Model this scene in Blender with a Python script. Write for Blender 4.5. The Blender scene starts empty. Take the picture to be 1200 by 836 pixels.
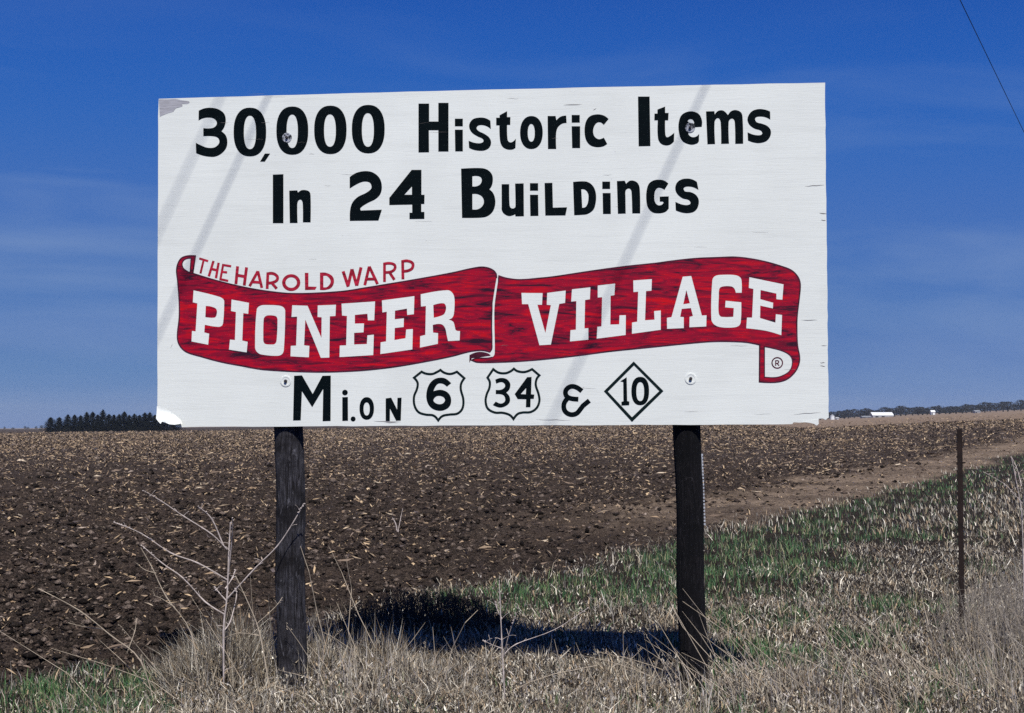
import bpy, math, random
import numpy as np
from mathutils import Vector, Matrix
from mathutils.geometry import delaunay_2d_cdt

random.seed(7)
rng = np.random.default_rng(11)
S = bpy.context.scene
COL = S.collection
R = math.radians

# ------------------------------------------------------------------ camera
EYE = 1.93
PITCH = R(2.54)
FPX = 1200 * 50 / 36.0            # focal length in photograph pixels
cam_d = bpy.data.cameras.new('camera')
cam_d.lens = 50; cam_d.sensor_width = 36; cam_d.clip_start = 0.05; cam_d.clip_end = 20000
cam = bpy.data.objects.new('camera', cam_d); COL.objects.link(cam)
cam.location = (0, 0, EYE); cam.rotation_euler = (math.pi / 2 + PITCH, 0, 0)
S.camera = cam

# ------------------------------------------------------------------ sun, sky, exposure
SUN_A, SUN_E = R(13), R(54.5)
SUN = Vector((math.sin(SUN_A) * math.cos(SUN_E), -math.cos(SUN_A) * math.cos(SUN_E), math.sin(SUN_E)))
sun_d = bpy.data.lights.new('sun', 'SUN'); sun_d.energy = 4.9; sun_d.angle = R(0.53)
sun_d.color = (1.0, 0.965, 0.885)
sun = bpy.data.objects.new('sun', sun_d); COL.objects.link(sun)
sun.rotation_euler = SUN.to_track_quat('Z', 'Y').to_euler()

W = bpy.data.worlds.new('World'); S.world = W; W.use_nodes = True
nt = W.node_tree; nt.nodes.clear()
def N(t, kind, **kw):
    n = t.nodes.new(kind)
    for k, v in kw.items(): setattr(n, k, v)
    return n
sky = N(nt, 'ShaderNodeTexSky', sky_type='NISHITA', sun_disc=False)
sky.sun_elevation = SUN_E; sky.sun_rotation = math.pi - SUN_A
sky.air_density = 1.0; sky.dust_density = 0.1; sky.ozone_density = 3.0; sky.altitude = 300
hs = N(nt, 'ShaderNodeHueSaturation'); hs.inputs['Saturation'].default_value = 1.0
hs.inputs['Hue'].default_value = 0.5
tc = N(nt, 'ShaderNodeTexCoord')
mp = N(nt, 'ShaderNodeMapping'); mp.inputs['Scale'].default_value = (1.6, 1.6, 9.0); mp.inputs['Rotation'].default_value = (0, R(9), 0)
nz = N(nt, 'ShaderNodeTexNoise'); nz.inputs['Scale'].default_value = 2.3; nz.inputs['Detail'].default_value = 7; nz.inputs['Distortion'].default_value = 0.7
cr = N(nt, 'ShaderNodeValToRGB'); cr.color_ramp.elements[0].position = 0.46; cr.color_ramp.elements[1].position = 0.80
mul = N(nt, 'ShaderNodeMath', operation='MULTIPLY'); mul.inputs[1].default_value = 0.68
mix = N(nt, 'ShaderNodeMix', data_type='RGBA'); mix.inputs['B'].default_value = (2.6, 4.0, 7.2, 1)
bg = N(nt, 'ShaderNodeBackground'); bg.inputs['Strength'].default_value = 0.075
out = N(nt, 'ShaderNodeOutputWorld')
L = nt.links.new
L(sky.outputs[0], hs.inputs['Color']); L(tc.outputs['Generated'], mp.inputs[0]); L(mp.outputs[0], nz.inputs[0])
L(nz.outputs[0], cr.inputs[0]); L(cr.outputs[0], mul.inputs[0])
spz = N(nt, 'ShaderNodeSeparateXYZ'); mrz = N(nt, 'ShaderNodeMapRange'); mrz.inputs[1].default_value = 0.26; mrz.inputs[2].default_value = 0.12; mrz.inputs[3].default_value = 0.15; mrz.inputs[4].default_value = 1.0
mu2 = N(nt, 'ShaderNodeMath', operation='MULTIPLY')
L(tc.outputs['Generated'], spz.inputs[0]); L(spz.outputs[2], mrz.inputs[0]); L(mrz.outputs[0], mu2.inputs[0]); L(mul.outputs[0], mu2.inputs[1]); L(mu2.outputs[0], mix.inputs[0])
# polarised deep blue film sky: per-channel response over the whole sky
BGS = 0.075
spx = N(nt, 'ShaderNodeSeparateColor'); cmx = N(nt, 'ShaderNodeCombineColor')
L(hs.outputs[0], spx.inputs[0])
for ch, pts in enumerate((((0, 0), (.07, .010), (.141, .0176), (.258, .058), (.376, .076), (.468, .092), (.60, .108), (1, .2)),
                          ((0, 0), (.12, .020), (.235, .105), (.397, .162), (.521, .186), (.62, .207), (1, .4)),
                          ((0, 0), (.1, .02), (.2, .07), (.3, .24), (.392, .445), (.552, .476), (.604, .472), (1, .8)))):
    m1 = N(nt, 'ShaderNodeMath', operation='MULTIPLY'); m1.inputs[1].default_value = BGS
    fc = N(nt, 'ShaderNodeFloatCurve'); cv = fc.mapping.curves[0]
    cv.points[0].location = pts[0]; cv.points[1].location = pts[-1]
    for p_ in pts[1:-1]: cv.points.new(*p_)
    fc.mapping.update()
    m2 = N(nt, 'ShaderNodeMath', operation='DIVIDE'); m2.inputs[1].default_value = BGS
    L(spx.outputs[ch], m1.inputs[0]); L(m1.outputs[0], fc.inputs['Value']); L(fc.outputs[0], m2.inputs[0]); L(m2.outputs[0], cmx.inputs[ch])
L(cmx.outputs[0], mix.inputs['A']); L(mix.outputs['Result'], bg.inputs[0]); L(bg.outputs[0], out.inputs[0])

S.view_settings.view_transform = 'Standard'; S.view_settings.look = 'None'
S.view_settings.exposure = 0.0; S.view_settings.gamma = 1.0
S.render.engine = 'CYCLES'
S.cycles.use_denoising = False
S.cycles.max_bounces = 5; S.cycles.transparent_max_bounces = 4

# ------------------------------------------------------------------ geometry helpers
FW = Vector((0, math.cos(PITCH), math.sin(PITCH))); UP = Vector((0, -math.sin(PITCH), math.cos(PITCH)))
def ray(px, py):
    return FW + Vector((1, 0, 0)) * ((px - 600) / FPX) + UP * ((418 - py) / FPX)
def at_depth(px, py, Y):
    d = ray(px, py); d = d * (Y / d.y); return Vector((d.x, Y, d.z + EYE))

def tag(o, label=None, cat=None, group=None, kind=None):
    if label: o['label'] = label
    if cat: o['category'] = cat
    if group: o['group'] = group
    if kind: o['kind'] = kind
    return o
def link(name, me, mat=None, parent=None, smooth=False):
    o = bpy.data.objects.new(name, me); COL.objects.link(o)
    if mat is not None and not me.materials: me.materials.append(mat)
    if parent is not None:
        o.parent = parent
        o.matrix_parent_inverse = Matrix.Translation(-parent.location)
    if smooth: me.polygons.foreach_set('use_smooth', [True] * len(me.polygons))
    return o
def mesh(name, V, F, mat=None, parent=None, smooth=False):
    me = bpy.data.meshes.new(name); me.from_pydata([tuple(v) for v in V], [], F); me.update()
    return link(name, me, mat, parent, smooth)
def empty(name, loc):
    o = bpy.data.objects.new(name, None); COL.objects.link(o); o.location = loc; o.empty_display_size = 0.2
    return o
def copy_tree(o, parent=None):
    c = o.copy(); COL.objects.link(c)
    if parent is not None: c.parent = parent
    for ch in list(o.children): copy_tree(ch, c)
    return c

class MB:
    def __init__(s): s.V = []; s.F = []
    def add(s, V, F):
        b = len(s.V); s.V += [tuple(v) for v in V]; s.F += [tuple(i + b for i in f) for f in F]
    def box(s, c, size, rz=0):
        cx, cy, cz = c; hx, hy, hz = size[0] / 2, size[1] / 2, size[2] / 2
        ca, sa = math.cos(rz), math.sin(rz); V = []
        for dz in (-hz, hz):
            for dx, dy in ((-hx, -hy), (hx, -hy), (hx, hy), (-hx, hy)):
                V.append((cx + dx * ca - dy * sa, cy + dx * sa + dy * ca, cz + dz))
        s.add(V, [(0, 3, 2, 1), (4, 5, 6, 7), (0, 1, 5, 4), (1, 2, 6, 5), (2, 3, 7, 6), (3, 0, 4, 7)])
    def tube(s, pts, rad, n=6, cap=True, jit=0.0):
        pts = [Vector(p) for p in pts]; m = len(pts)
        if not hasattr(rad, '__len__'): rad = [rad] * m
        V = []; t0 = (pts[1] - pts[0]).normalized()
        ref = Vector((0, 0, 1)) if abs(t0.z) < 0.9 else Vector((1, 0, 0))
        for i, p in enumerate(pts):
            t = (pts[min(i + 1, m - 1)] - pts[max(i - 1, 0)]).normalized()
            a = t.cross(ref).normalized(); b = t.cross(a)
            for k in range(n):
                an = 2 * math.pi * k / n; rr = rad[i] * (1 + random.uniform(-jit, jit))
                V.append(p + a * math.cos(an) * rr + b * math.sin(an) * rr)
        F = [(i * n + k, i * n + (k + 1) % n, (i + 1) * n + (k + 1) % n, (i + 1) * n + k) for i in range(m - 1) for k in range(n)]
        if cap: F += [tuple(range(n))[::-1], tuple((m - 1) * n + k for k in range(n))]
        s.add(V, F)
    def build(s, name, mat, parent=None, smooth=False): return mesh(name, s.V, s.F, mat, parent, smooth)

def np_mesh(name, V, tris, mat, tint=None, smooth=False, quads=False):
    """V (n,3) floats, tris (m,3|4) ints, tint (n,3) vertex albedo"""
    me = bpy.data.meshes.new(name); k = 4 if quads else 3
    me.vertices.add(len(V)); me.vertices.foreach_set('co', np.asarray(V, np.float32).ravel())
    m = len(tris); me.loops.add(m * k); me.loops.foreach_set('vertex_index', np.asarray(tris, np.int32).ravel())
    me.polygons.add(m); me.polygons.foreach_set('loop_start', np.arange(0, m * k, k, dtype=np.int32))
    try: me.polygons.foreach_set('loop_total', np.full(m, k, np.int32))
    except Exception: pass
    if smooth: me.polygons.foreach_set('use_smooth', np.ones(m, bool))
    me.update(calc_edges=True); me.validate()
    if tint is not None:
        ca = me.color_attributes.new('tint', 'FLOAT_COLOR', 'POINT')
        ca.data.foreach_set('color', np.concatenate([tint, np.ones((len(V), 1))], 1).astype(np.float32).ravel())
    me.materials.append(mat)
    o = bpy.data.objects.new(name, me); COL.objects.link(o); return o

# ------------------------------------------------------------------ noise + terrain
def _h(ix, iy, seed):
    n = (ix.astype(np.int64) * 374761393 + iy.astype(np.int64) * 668265263 + seed * 1442695041) & 0x7fffffff
    n = ((n ^ (n >> 13)) * 1274126177) & 0x7fffffff
    return ((n ^ (n >> 16)) & 0xffff) / 65535.0
def vnoise(x, y, seed=0):
    x = np.asarray(x, float); y = np.asarray(y, float)
    ix = np.floor(x); iy = np.floor(y); fx = x - ix; fy = y - iy
    fx = fx * fx * (3 - 2 * fx); fy = fy * fy * (3 - 2 * fy)
    a = _h(ix, iy, seed); b = _h(ix + 1, iy, seed); c = _h(ix, iy + 1, seed); d = _h(ix + 1, iy + 1, seed)
    return (a * (1 - fx) + b * fx) * (1 - fy) + (c * (1 - fx) + d * fx) * fy
def fbm(x, y, sc, seed=0, octv=3, gain=0.5):
    s = 0; a = 1; t = 0
    for o in range(octv):
        s = s + a * vnoise(np.asarray(x) * sc + 17.3 * o, np.asarray(y) * sc - 9.1 * o, seed + o); t += a; a *= gain; sc *= 2.03
    return s / t
def sst(a, b, x):
    t = np.clip((np.asarray(x, float) - a) / (b - a), 0, 1); return t * t * (3 - 2 * t)
ROAD = 0.458                       # dx/dy of the road, fence line and wires
def edge_d(x, y):
    """distance (m) into the ploughed field from the verge edge; negative on the verge"""
    x = np.asarray(x, float); y = np.asarray(y, float)
    d = (ROAD * y - 7.5 - x) / 1.1
    d = d - 1.15 * (1 - sst(10.4, 12.2, y)) + (fbm(x, y, 0.45, 5) - 0.5) * 1.5 + (fbm(x, y, 1.6, 6) - 0.5) * 0.6
    return d
EU = [-1.2, -0.36, -0.25, 0.22, 0.29, 0.36, 1.2]; EE = [-0.006, -0.006, -0.0048, 0.0014, 0.0048, 0.0076, 0.012]
def base_z(x, y):
    x = np.asarray(x, float); y = np.asarray(y, float)
    yy = np.maximum(y, 1.0); e = np.interp(x / yy, EU, EE)
    z = yy * e * sst(25, 170, yy)
    d = edge_d(x, y)
    z = z + 0.05 * sst(-1.5, 1.5, d) - 0.04 * sst(0, 6, x) * (1 - sst(14, 30, y))
    # low mound behind the board where old brush grows
    z = z + 0.20 * np.exp(-(((x + 0.85) / 0.75) ** 4 + ((y - 12.75) / 0.5) ** 2))
    z = z - 0.13 * (1 - sst(-2.4, -0.6, x)) * (1 - sst(13.5, 24, y))
    z = z + (fbm(x, y, 0.35, 40) - 0.5) * 0.08
    z = z - 0.34 * np.exp(-(((x + 3.06) / 0.24) ** 4 + ((y - 12.45) / 0.30) ** 4))
    return z
def clod_z(x, y):
    d = edge_d(x, y); f = sst(0.0, 0.9, d)
    f = f * (1 - 0.75 * (sst(0.0, 0.4, d) * (1 - sst(2.0, 3.2, d)) * sst(21, 32, y)))
    c = (fbm(x, y, 1.5, 21, 2) - .5) * 0.17 + (np.abs(fbm(x, y, 4.2, 22, 3, .6) - 0.5) * 2 - .25) * 0.15
    c = c + (fbm(x, y, 15, 27, 2, .7) - .5) * 0.075
    v = (fbm(x, y, 5, 31, 3) - 0.5) * 0.07 + (fbm(x, y, 1.1, 33, 2) - .5) * 0.12
    return c * f + v * (1 - f)
def ground_z(x, y): return base_z(x, y) + clod_z(x, y)

# ------------------------------------------------------------------ materials
def mat(name):
    m = bpy.data.materials.new(name); m.use_nodes = True
    t = m.node_tree; b = t.nodes['Principled BSDF']; return m, t, b
def noise(t, scale, detail=4, vec=None, dist=0.0, rough=0.55):
    n = N(t, 'ShaderNodeTexNoise'); n.inputs['Scale'].default_value = scale; n.inputs['Detail'].default_value = detail
    n.inputs['Distortion'].default_value = dist; n.inputs['Roughness'].default_value = rough
    if vec is not None: t.links.new(vec, n.inputs['Vector'])
    return n.outputs['Fac']
def ramp(t, fac, stops):
    r = N(t, 'ShaderNodeValToRGB'); e = r.color_ramp.elements
    while len(e) < len(stops): e.new(0.5)
    for q, (p, c) in zip(e, stops): q.position = p; q.color = (c[0], c[1], c[2], 1) if hasattr(c, '__len__') else (c, c, c, 1)
    t.links.new(fac, r.inputs[0]); return r.outputs[0]
def mixc(t, fac, a, b, mode='MIX'):
    m = N(t, 'ShaderNodeMix', data_type='RGBA', blend_type=mode)
    for s, v in (('Factor', fac), ('A', a), ('B', b)):
        if hasattr(v, 'links') or hasattr(v, 'is_linked'): t.links.new(v, m.inputs[0] if s == 'Factor' else m.inputs[s])
        elif s == 'Factor': m.inputs[0].default_value = v
        else: m.inputs[s].default_value = (*v, 1)
    return m.outputs['Result']
def mapping(t, scale, rot=(0, 0, 0), src='Object'):
    c = N(t, 'ShaderNodeTexCoord'); m = N(t, 'ShaderNodeMapping'); m.inputs['Scale'].default_value = scale; m.inputs['Rotation'].default_value = rot
    t.links.new(c.outputs[src], m.inputs[0]); return m.outputs[0]
def bump(t, b, h, strength, dist):
    n = N(t, 'ShaderNodeBump'); n.inputs['Strength'].default_value = strength; n.inputs['Distance'].default_value = dist
    t.links.new(h, n.inputs['Height']); t.links.new(n.outputs[0], b.inputs['Normal'])
def col(t, b, c): t.links.new(c, b.inputs['Base Color'])

def simple(name, c, rough=0.8, var=0.25, scale=6, stretch=(1, 1, 1), bmp=0.0, metal=0.0, spec=0.3):
    m, t, b = mat(name); v = mapping(t, stretch)
    f = noise(t, scale, 5, v)
    lo = tuple(x * (1 - var) for x in c); hi = tuple(min(1, x * (1 + var)) for x in c)
    col(t, b, ramp(t, f, [(0.3, lo), (0.7, hi)])); b.inputs['Roughness'].default_value = rough
    b.inputs['Metallic'].default_value = metal; b.inputs['Specular IOR Level'].default_value = spec
    if bmp: bump(t, b, f, bmp, 0.01)
    return m

# white weathered paint on plywood, grain running along the board
def board_mat(name, c=(0.815, 0.845, 0.815), dark=(0.60, 0.62, 0.60)):
    m, t, b = mat(name)
    v1 = mapping(t, (0.5, 0.5, 9)); v2 = mapping(t, (1.1, 1.1, 38)); v3 = mapping(t, (1.2, 1.2, 1.2))
    g1 = noise(t, 3.0, 8, v1, 0.6); g2 = noise(t, 5.0, 6, v2, 1.2, 0.7); g3 = noise(t, 1.3, 6, v3)
    base = mixc(t, ramp(t, g3, [(0.35, 0.0), (0.75, 1.0)]), c, tuple(x * 0.92 for x in c))
    base = mixc(t, ramp(t, g1, [(0.5, 0.0), (0.78, 0.30)]), base, dark)
    base = mixc(t, ramp(t, g2, [(0.62, 0.0), (0.80, 0.55)]), base, (0.46, 0.47, 0.5))
    fleck = noise(t, 34, 3, mapping(t, (1, 1, 2.2)))
    base = mixc(t, ramp(t, fleck, [(0.735, 0.0), (0.78, 0.7)]), base, (0.30, 0.29, 0.30))
    col(t, b, base); b.inputs['Roughness'].default_value = 0.6; b.inputs['Specular IOR Level'].default_value = 0.25
    bump(t, b, g2, 0.35, 0.004)
    return m
M_BOARD = board_mat('white_board_paint')
M_WLET = board_mat('white_letter_paint', (0.83, 0.86, 0.83), (0.68, 0.70, 0.69))
M_BLACK, t, b = mat('black_letter_paint')
v = mapping(t, (1, 1, 14)); f = noise(t, 8, 6, v, 0.4, 0.7)
c = ramp(t, f, [(0.3, (0.0012, 0.003, 0.005)), (0.66, (0.003, 0.007, 0.009)), (0.84, (0.035, 0.045, 0.05))])
col(t, b, c); b.inputs['Roughness'].default_value = 0.7; b.inputs['Specular IOR Level'].default_value = 0.04
bump(t, b, f, 0.15, 0.002)
M_BLACK2 = simple('black_route_marker_paint', (0.005, 0.014, 0.016), 0.7, 0.5, 30, (1, 1, 5), spec=0.05)

M_RED, t, b = mat('red_ribbon_paint')
v = mapping(t, (1.3, 1.3, 9)); v2 = mapping(t, (2.6, 2.6, 44)); v3 = mapping(t, (14, 14, 3))
f1 = noise(t, 2.6, 6, v, 1.0, 0.65); f2 = noise(t, 3.4, 6, v2, 0.6, 0.7); f3 = noise(t, 3.0, 4, v3, 0.3)
c = ramp(t, f1, [(0.37, (0.030, 0.006, 0.020)), (0.43, (0.20, 0.003, 0.024)), (0.52, (0.36, 0.002, 0.026)), (0.66, (0.60, 0.003, 0.012))])
c = mixc(t, ramp(t, f2, [(0.53, 0.0), (0.68, 0.85)]), c, (0.040, 0.010, 0.024))
c = mixc(t, ramp(t, f3, [(0.55, 0.0), (0.8, 0.35)]), c, (0.10, 0.010, 0.03))
col(t, b, c); b.inputs['Roughness'].default_value = 0.6; b.inputs['Specular IOR Level'].default_value = 0.15
bump(t, b, f2, 0.2, 0.003)
M_REDTXT = simple('red_small_letter_paint', (0.36, 0.012, 0.035), 0.6, 0.55, 14, (1, 1, 4), spec=0.15)
M_MAROON = simple('maroon_outline_paint', (0.075, 0.010, 0.028), 0.6, 0.5, 12, (1, 1, 1), spec=0.15)
M_BARE = simple('weathered_bare_wood', (0.40, 0.40, 0.44), 0.9, 0.35, 5, (2, 2, 40), 0.4, spec=0.1)
M_PLYEDGE = simple('plywood_edge', (0.42, 0.38, 0.33), 0.9, 0.3, 8, (2, 2, 60), 0.2, spec=0.1)

def post_mat(name, lo, hi, scratch):
    m, t, b = mat(name)
    v = mapping(t, (22, 22, 1.6)); f = noise(t, 2.2, 7, v, 1.4, 0.7)
    v2 = mapping(t, (40, 40, 1.3)); f2 = noise(t, 2.0, 5, v2, 0.4)
    v3 = mapping(t, (1.5, 1.5, 3.2)); f3 = noise(t, 2, 5, v3)
    c = ramp(t, f, [(0.38, lo), (0.62, hi)])
    c = mixc(t, ramp(t, f2, [(0.6, 0.0), (0.76, 0.8)]), c, scratch)
    c = mixc(t, ramp(t, f3, [(0.40, 0.0), (0.62, 0.85)]), c, lo); c = mixc(t, ramp(t, noise(t, 5, 6, mapping(t, (3, 3, 1.1)), 1.5, .7), [(0.58, 0.0), (0.68, 0.6)]), c, scratch)
    col(t, b, c); b.inputs['Roughness'].default_value = 0.85; b.inputs['Specular IOR Level'].default_value = 0.2
    bump(t, b, f, 1.0, 0.05); return m
M_POSTG = post_mat('grey_creosote_post', (0.014, 0.012, 0.014), (0.115, 0.110, 0.130), (0.33, 0.32, 0.36))
M_POSTD = post_mat('black_creosote_post', (0.004, 0.004, 0.006), (0.015, 0.013, 0.016), (0.07, 0.062, 0.07))
M_GALV = simple('galvanised_metal', (0.55, 0.57, 0.62), 0.45, 0.25, 20, metal=0.4, spec=0.5)
M_DARKMETAL = simple('dark_bolt_metal', (0.05, 0.045, 0.05), 0.6, 0.4, 30, metal=0.3)
M_RUST = simple('rusty_brown_steel', (0.016, 0.009, 0.008), 0.85, 0.5, 18, (1, 1, 0.6), 0.5, metal=0.1)
M_WIRE = simple('dark_power_cable', (0.03, 0.03, 0.035), 0.6, 0.2, 3)
M_DRYSTEM = simple('pale_dry_stalk', (0.50, 0.43, 0.40), 0.85, 0.35, 18, (1, 1, 1), 0.2, spec=0.15)
M_DRYSTEM2 = simple('tan_dry_stem', (0.42, 0.35, 0.27), 0.85, 0.3, 9, spec=0.15)
M_BRUSH2 = simple('grey_twig_brush', (0.20, 0.175, 0.155), .8, .4, 12, spec=.15)
M_BRUSH = simple('grey_brown_brush', (0.07, 0.058, 0.05), 0.9, 0.4, 12, spec=0.1)
def tint_mat(name, rough=0.8, trans=0.0, spec=0.2):
    m, t, b = mat(name); a = N(t, 'ShaderNodeAttribute', attribute_name='tint'); col(t, b, a.outputs['Color'])
    b.inputs['Roughness'].default_value = rough; b.inputs['Specular IOR Level'].default_value = spec
    return m
M_BLADE = tint_mat('dry_blade', 0.55, spec=0.22); M_GREEN = tint_mat('green_blade', 0.6, spec=0.35); M_RESID = tint_mat('crop_residue', 0.8); M_CLOD = tint_mat('soil_clod', 0.95, spec=0.08)
_t = M_CLOD.node_tree; _b = _t.nodes['Principled BSDF']; _f = noise(_t, 55, 4, mapping(_t, (1, 1, 1)), .5, .7)
_a = [q for q in _t.nodes if q.type == 'ATTRIBUTE'][0]
col(_t, _b, mixc(_t, ramp(_t, _f, [(.42, 0.0), (.62, 1.0)]), mixc(_t, 1.0, _a.outputs['Color'], (.35, .35, .36), 'MULTIPLY'), mixc(_t, 1.0, _a.outputs['Color'], (1.7, 1.65, 1.6), 'MULTIPLY')))
bump(_t, _b, _f, 1.0, 0.02)

# ground: masks painted by zone (kind of surface), colour by noise
M_GROUND, t, b = mat('ground_soil')
a = N(t, 'ShaderNodeAttribute', attribute_name='tint'); sep = N(t, 'ShaderNodeSeparateColor'); t.links.new(a.outputs['Color'], sep.inputs[0])
v = mapping(t, (1, 1, 1))
n1 = noise(t, 7.0, 7, v, 0.3, 0.65); n2 = noise(t, 0.6, 5, v); n3 = noise(t, 24, 5, v, 0, 0.6); n4 = noise(t, 1.9, 6, v, 0, 0.7); n5 = noise(t, 48, 4, v, 0.4, 0.7)
bsum = N(t, 'ShaderNodeMath', operation='ADD'); t.links.new(n3, bsum.inputs[0]); t.links.new(n5, bsum.inputs[1])
soil = ramp(t, n1, [(0.36, (0.014, 0.011, 0.010)), (0.50, (0.040, 0.030, 0.025)), (0.66, (0.105, 0.078, 0.063))])
soil = mixc(t, ramp(t, n2, [(0.42, 0.0), (0.68, 0.55)]), soil, (0.075, 0.053, 0.045))
soil = mixc(t, ramp(t, n4, [(0.54, 0.0), (0.72, 0.45)]), soil, (0.13, 0.088, 0.066))
soil = mixc(t, ramp(t, n5, [(0.50, 0.0), (0.62, 0.75)]), soil, (0.16, 0.122, 0.10)); soil = mixc(t, ramp(t, n5, [(0.36, 0.85), (0.46, 0.0)]), soil, (0.008, 0.006, 0.007))
path = ramp(t, n1, [(0.3, (0.15, 0.108, 0.080)), (0.7, (0.42, 0.32, 0.24))])
verge = ramp(t, n3, [(0.35, (0.018, 0.014, 0.012)), (0.7, (0.075, 0.06, 0.05))])
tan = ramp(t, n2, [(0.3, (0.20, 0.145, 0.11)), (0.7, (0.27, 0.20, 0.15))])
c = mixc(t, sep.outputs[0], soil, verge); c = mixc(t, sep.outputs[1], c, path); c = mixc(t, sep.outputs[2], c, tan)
col(t, b, c); b.inputs['Roughness'].default_value = 0.95; b.inputs['Specular IOR Level'].default_value = 0.08
bump(t, b, bsum.outputs[0], 1.0, 0.05)

# ------------------------------------------------------------------ ground sheet
def spaced(a, b, step, growth, far):
    """dense between a and b, then growing outward to +-far"""
    core = list(np.arange(a, b, step)); out = core[:]
    s = step; x = b
    while x < far: out.append(x); s *= growth; x += s
    out.append(far); s = step; x = a - step; lo = []
    while x > -far: lo.append(x); s *= growth; x -= s
    lo.append(-far); return np.array(lo[::-1] + out)
gx = spaced(-6.5, 8.5, 0.052, 1.04, 5000)
ys = [9.0]
while ys[-1] < 45: ys.append(ys[-1] * 1.0050)
while ys[-1] < 400: ys.append(ys[-1] * 1.012)
while ys[-1] < 6000: ys.append(ys[-1] * 1.05)
lo = []; s_, y_ = 0.06, 8.95
while y_ > -120: lo.append(y_); s_ *= 1.12; y_ -= s_
gy = np.array(lo[::-1] + ys)
X, Y = np.meshgrid(gx, gy)
Z = base_z(X, Y) + clod_z(X, Y) * (1 - sst(50, 160, np.hypot(X, Y)))
Vg = np.stack([X.ravel(), Y.ravel(), Z.ravel()], 1)
nx, ny = len(gx), len(gy)
idx = (np.arange(ny - 1)[:, None] * nx + np.arange(nx - 1)[None, :]).ravel()
Q = np.stack([idx, idx + 1, idx + nx + 1, idx + nx], 1)
D = edge_d(Vg[:, 0], Vg[:, 1]); XX, YY = Vg[:, 0], Vg[:, 1]
mv = 1 - sst(-0.3, 0.5, D)
mpth = sst(-0.4, 0.3, D) * (1 - sst(2.2, 4.4, D + (fbm(XX, YY, 0.5, 77) - .5) * 3.0)) * sst(21, 33, YY) * (.55 + .45 * sst(.35, .6, fbm(XX, YY, .5, 91)))
uu = XX / np.maximum(YY, 1)
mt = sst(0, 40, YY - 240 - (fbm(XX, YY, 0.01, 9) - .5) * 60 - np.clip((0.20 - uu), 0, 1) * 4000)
zone = np.stack([mv, mpth, mt], 1)
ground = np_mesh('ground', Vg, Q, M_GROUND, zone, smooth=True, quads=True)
tag(ground, 'ploughed dark field, bare field edge and grassy roadside verge', kind='structure')
print('ground quads', len(Q))

# ------------------------------------------------------------------ the billboard
BL = Vector((-0.2497 * 10.51, 10.51, 0)); BR = Vector((0.2224 * 10.10, 10.10, 0))
EX = (BR - BL).normalized(); NB = Vector((EX.y, -EX.x, 0)).normalized()     # NB points to the road
if NB.y > 0: NB = -NB
def on_board(px, py, off=0.0):
    d = ray(px, py); o = Vector((0, 0, EYE)); p0 = BL + NB * 0
    # same pixel ray meets the board face; then move off the face along its normal
    tt = (p0 - Vector((0, 0, 0))).dot(NB) / d.dot(NB)
    return o + d * tt + NB * off

def parse(s):
    pts = []
    for w in s.split():
        c = not w.endswith('s'); w = w.rstrip('sc'); x, y = w.split(','); pts.append((float(x), float(y), c))
    return pts
def curve(pts, closed=True, seg=6):
    n = len(pts); out = []
    rng_ = range(n if closed else n - 1)
    for i in rng_:
        p1 = pts[i]; p2 = pts[(i + 1) % n]
        if p1[2] and p2[2]: out.append((p1[0], p1[1])); continue
        p0 = pts[i - 1] if (closed or i > 0) else p1; p3 = pts[(i + 2) % n] if (closed or i + 2 < n) else p2
        ch = math.hypot(p2[0] - p1[0], p2[1] - p1[1])
        def tan_(a, m, b_, corner, fwd):
            if corner: return None
            tx, ty = b_[0] - a[0], b_[1] - a[1]; l = math.hypot(tx, ty) or 1; return (tx / l * ch, ty / l * ch)
        t1 = tan_(p0, p1, p2, p1[2], 1); t2 = tan_(p1, p2, p3, p2[2], 1)
        dx, dy = p2[0] - p1[0], p2[1] - p1[1]
        if t1 is None: t1 = (1.5 * dx - .5 * t2[0], 1.5 * dy - .5 * t2[1])
        if t2 is None: t2 = (1.5 * dx - .5 * t1[0], 1.5 * dy - .5 * t1[1])
        for k in range(seg):
            u = k / seg; h1 = 2*u**3 - 3*u**2 + 1; h2 = u**3 - 2*u**2 + u; h3 = -2*u**3 + 3*u**2; h4 = u**3 - u**2
            out.append((h1*p1[0] + h2*t1[0] + h3*p2[0] + h4*t2[0], h1*p1[1] + h2*t1[1] + h3*p2[1] + h4*t2[1]))
    if not closed: out.append((pts[-1][0], pts[-1][1]))
    return out
def stroke(pts, w, closed=False):
    """centre line -> list of quads/polygons (mitred)"""
    n = len(pts); Lf, Rt = [], []
    for i, p in enumerate(pts):
        a = pts[i - 1] if (closed or i > 0) else None; b_ = pts[(i + 1) % n] if (closed or i < n - 1) else None
        def nrm(u, v_):
            dx, dy = v_[0] - u[0], v_[1] - u[1]; l = math.hypot(dx, dy) or 1; return (-dy / l, dx / l)
        if a is None: m_ = nrm(p, b_); k = 1
        elif b_ is None: m_ = nrm(a, p); k = 1
        else:
            n1_, n2_ = nrm(a, p), nrm(p, b_); mx, my = n1_[0] + n2_[0], n1_[1] + n2_[1]; l = math.hypot(mx, my) or 1
            m_ = (mx / l, my / l); k = min(1 / max(0.3, m_[0] * n1_[0] + m_[1] * n1_[1]), 2.6)
        Lf.append((p[0] + m_[0] * w / 2 * k, p[1] + m_[1] * w / 2 * k)); Rt.append((p[0] - m_[0] * w / 2 * k, p[1] - m_[1] * w / 2 * k))
    return [[Lf[i], Lf[(i + 1) % n], Rt[(i + 1) % n], Rt[i]] for i in range(n if closed else n - 1)]
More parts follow.
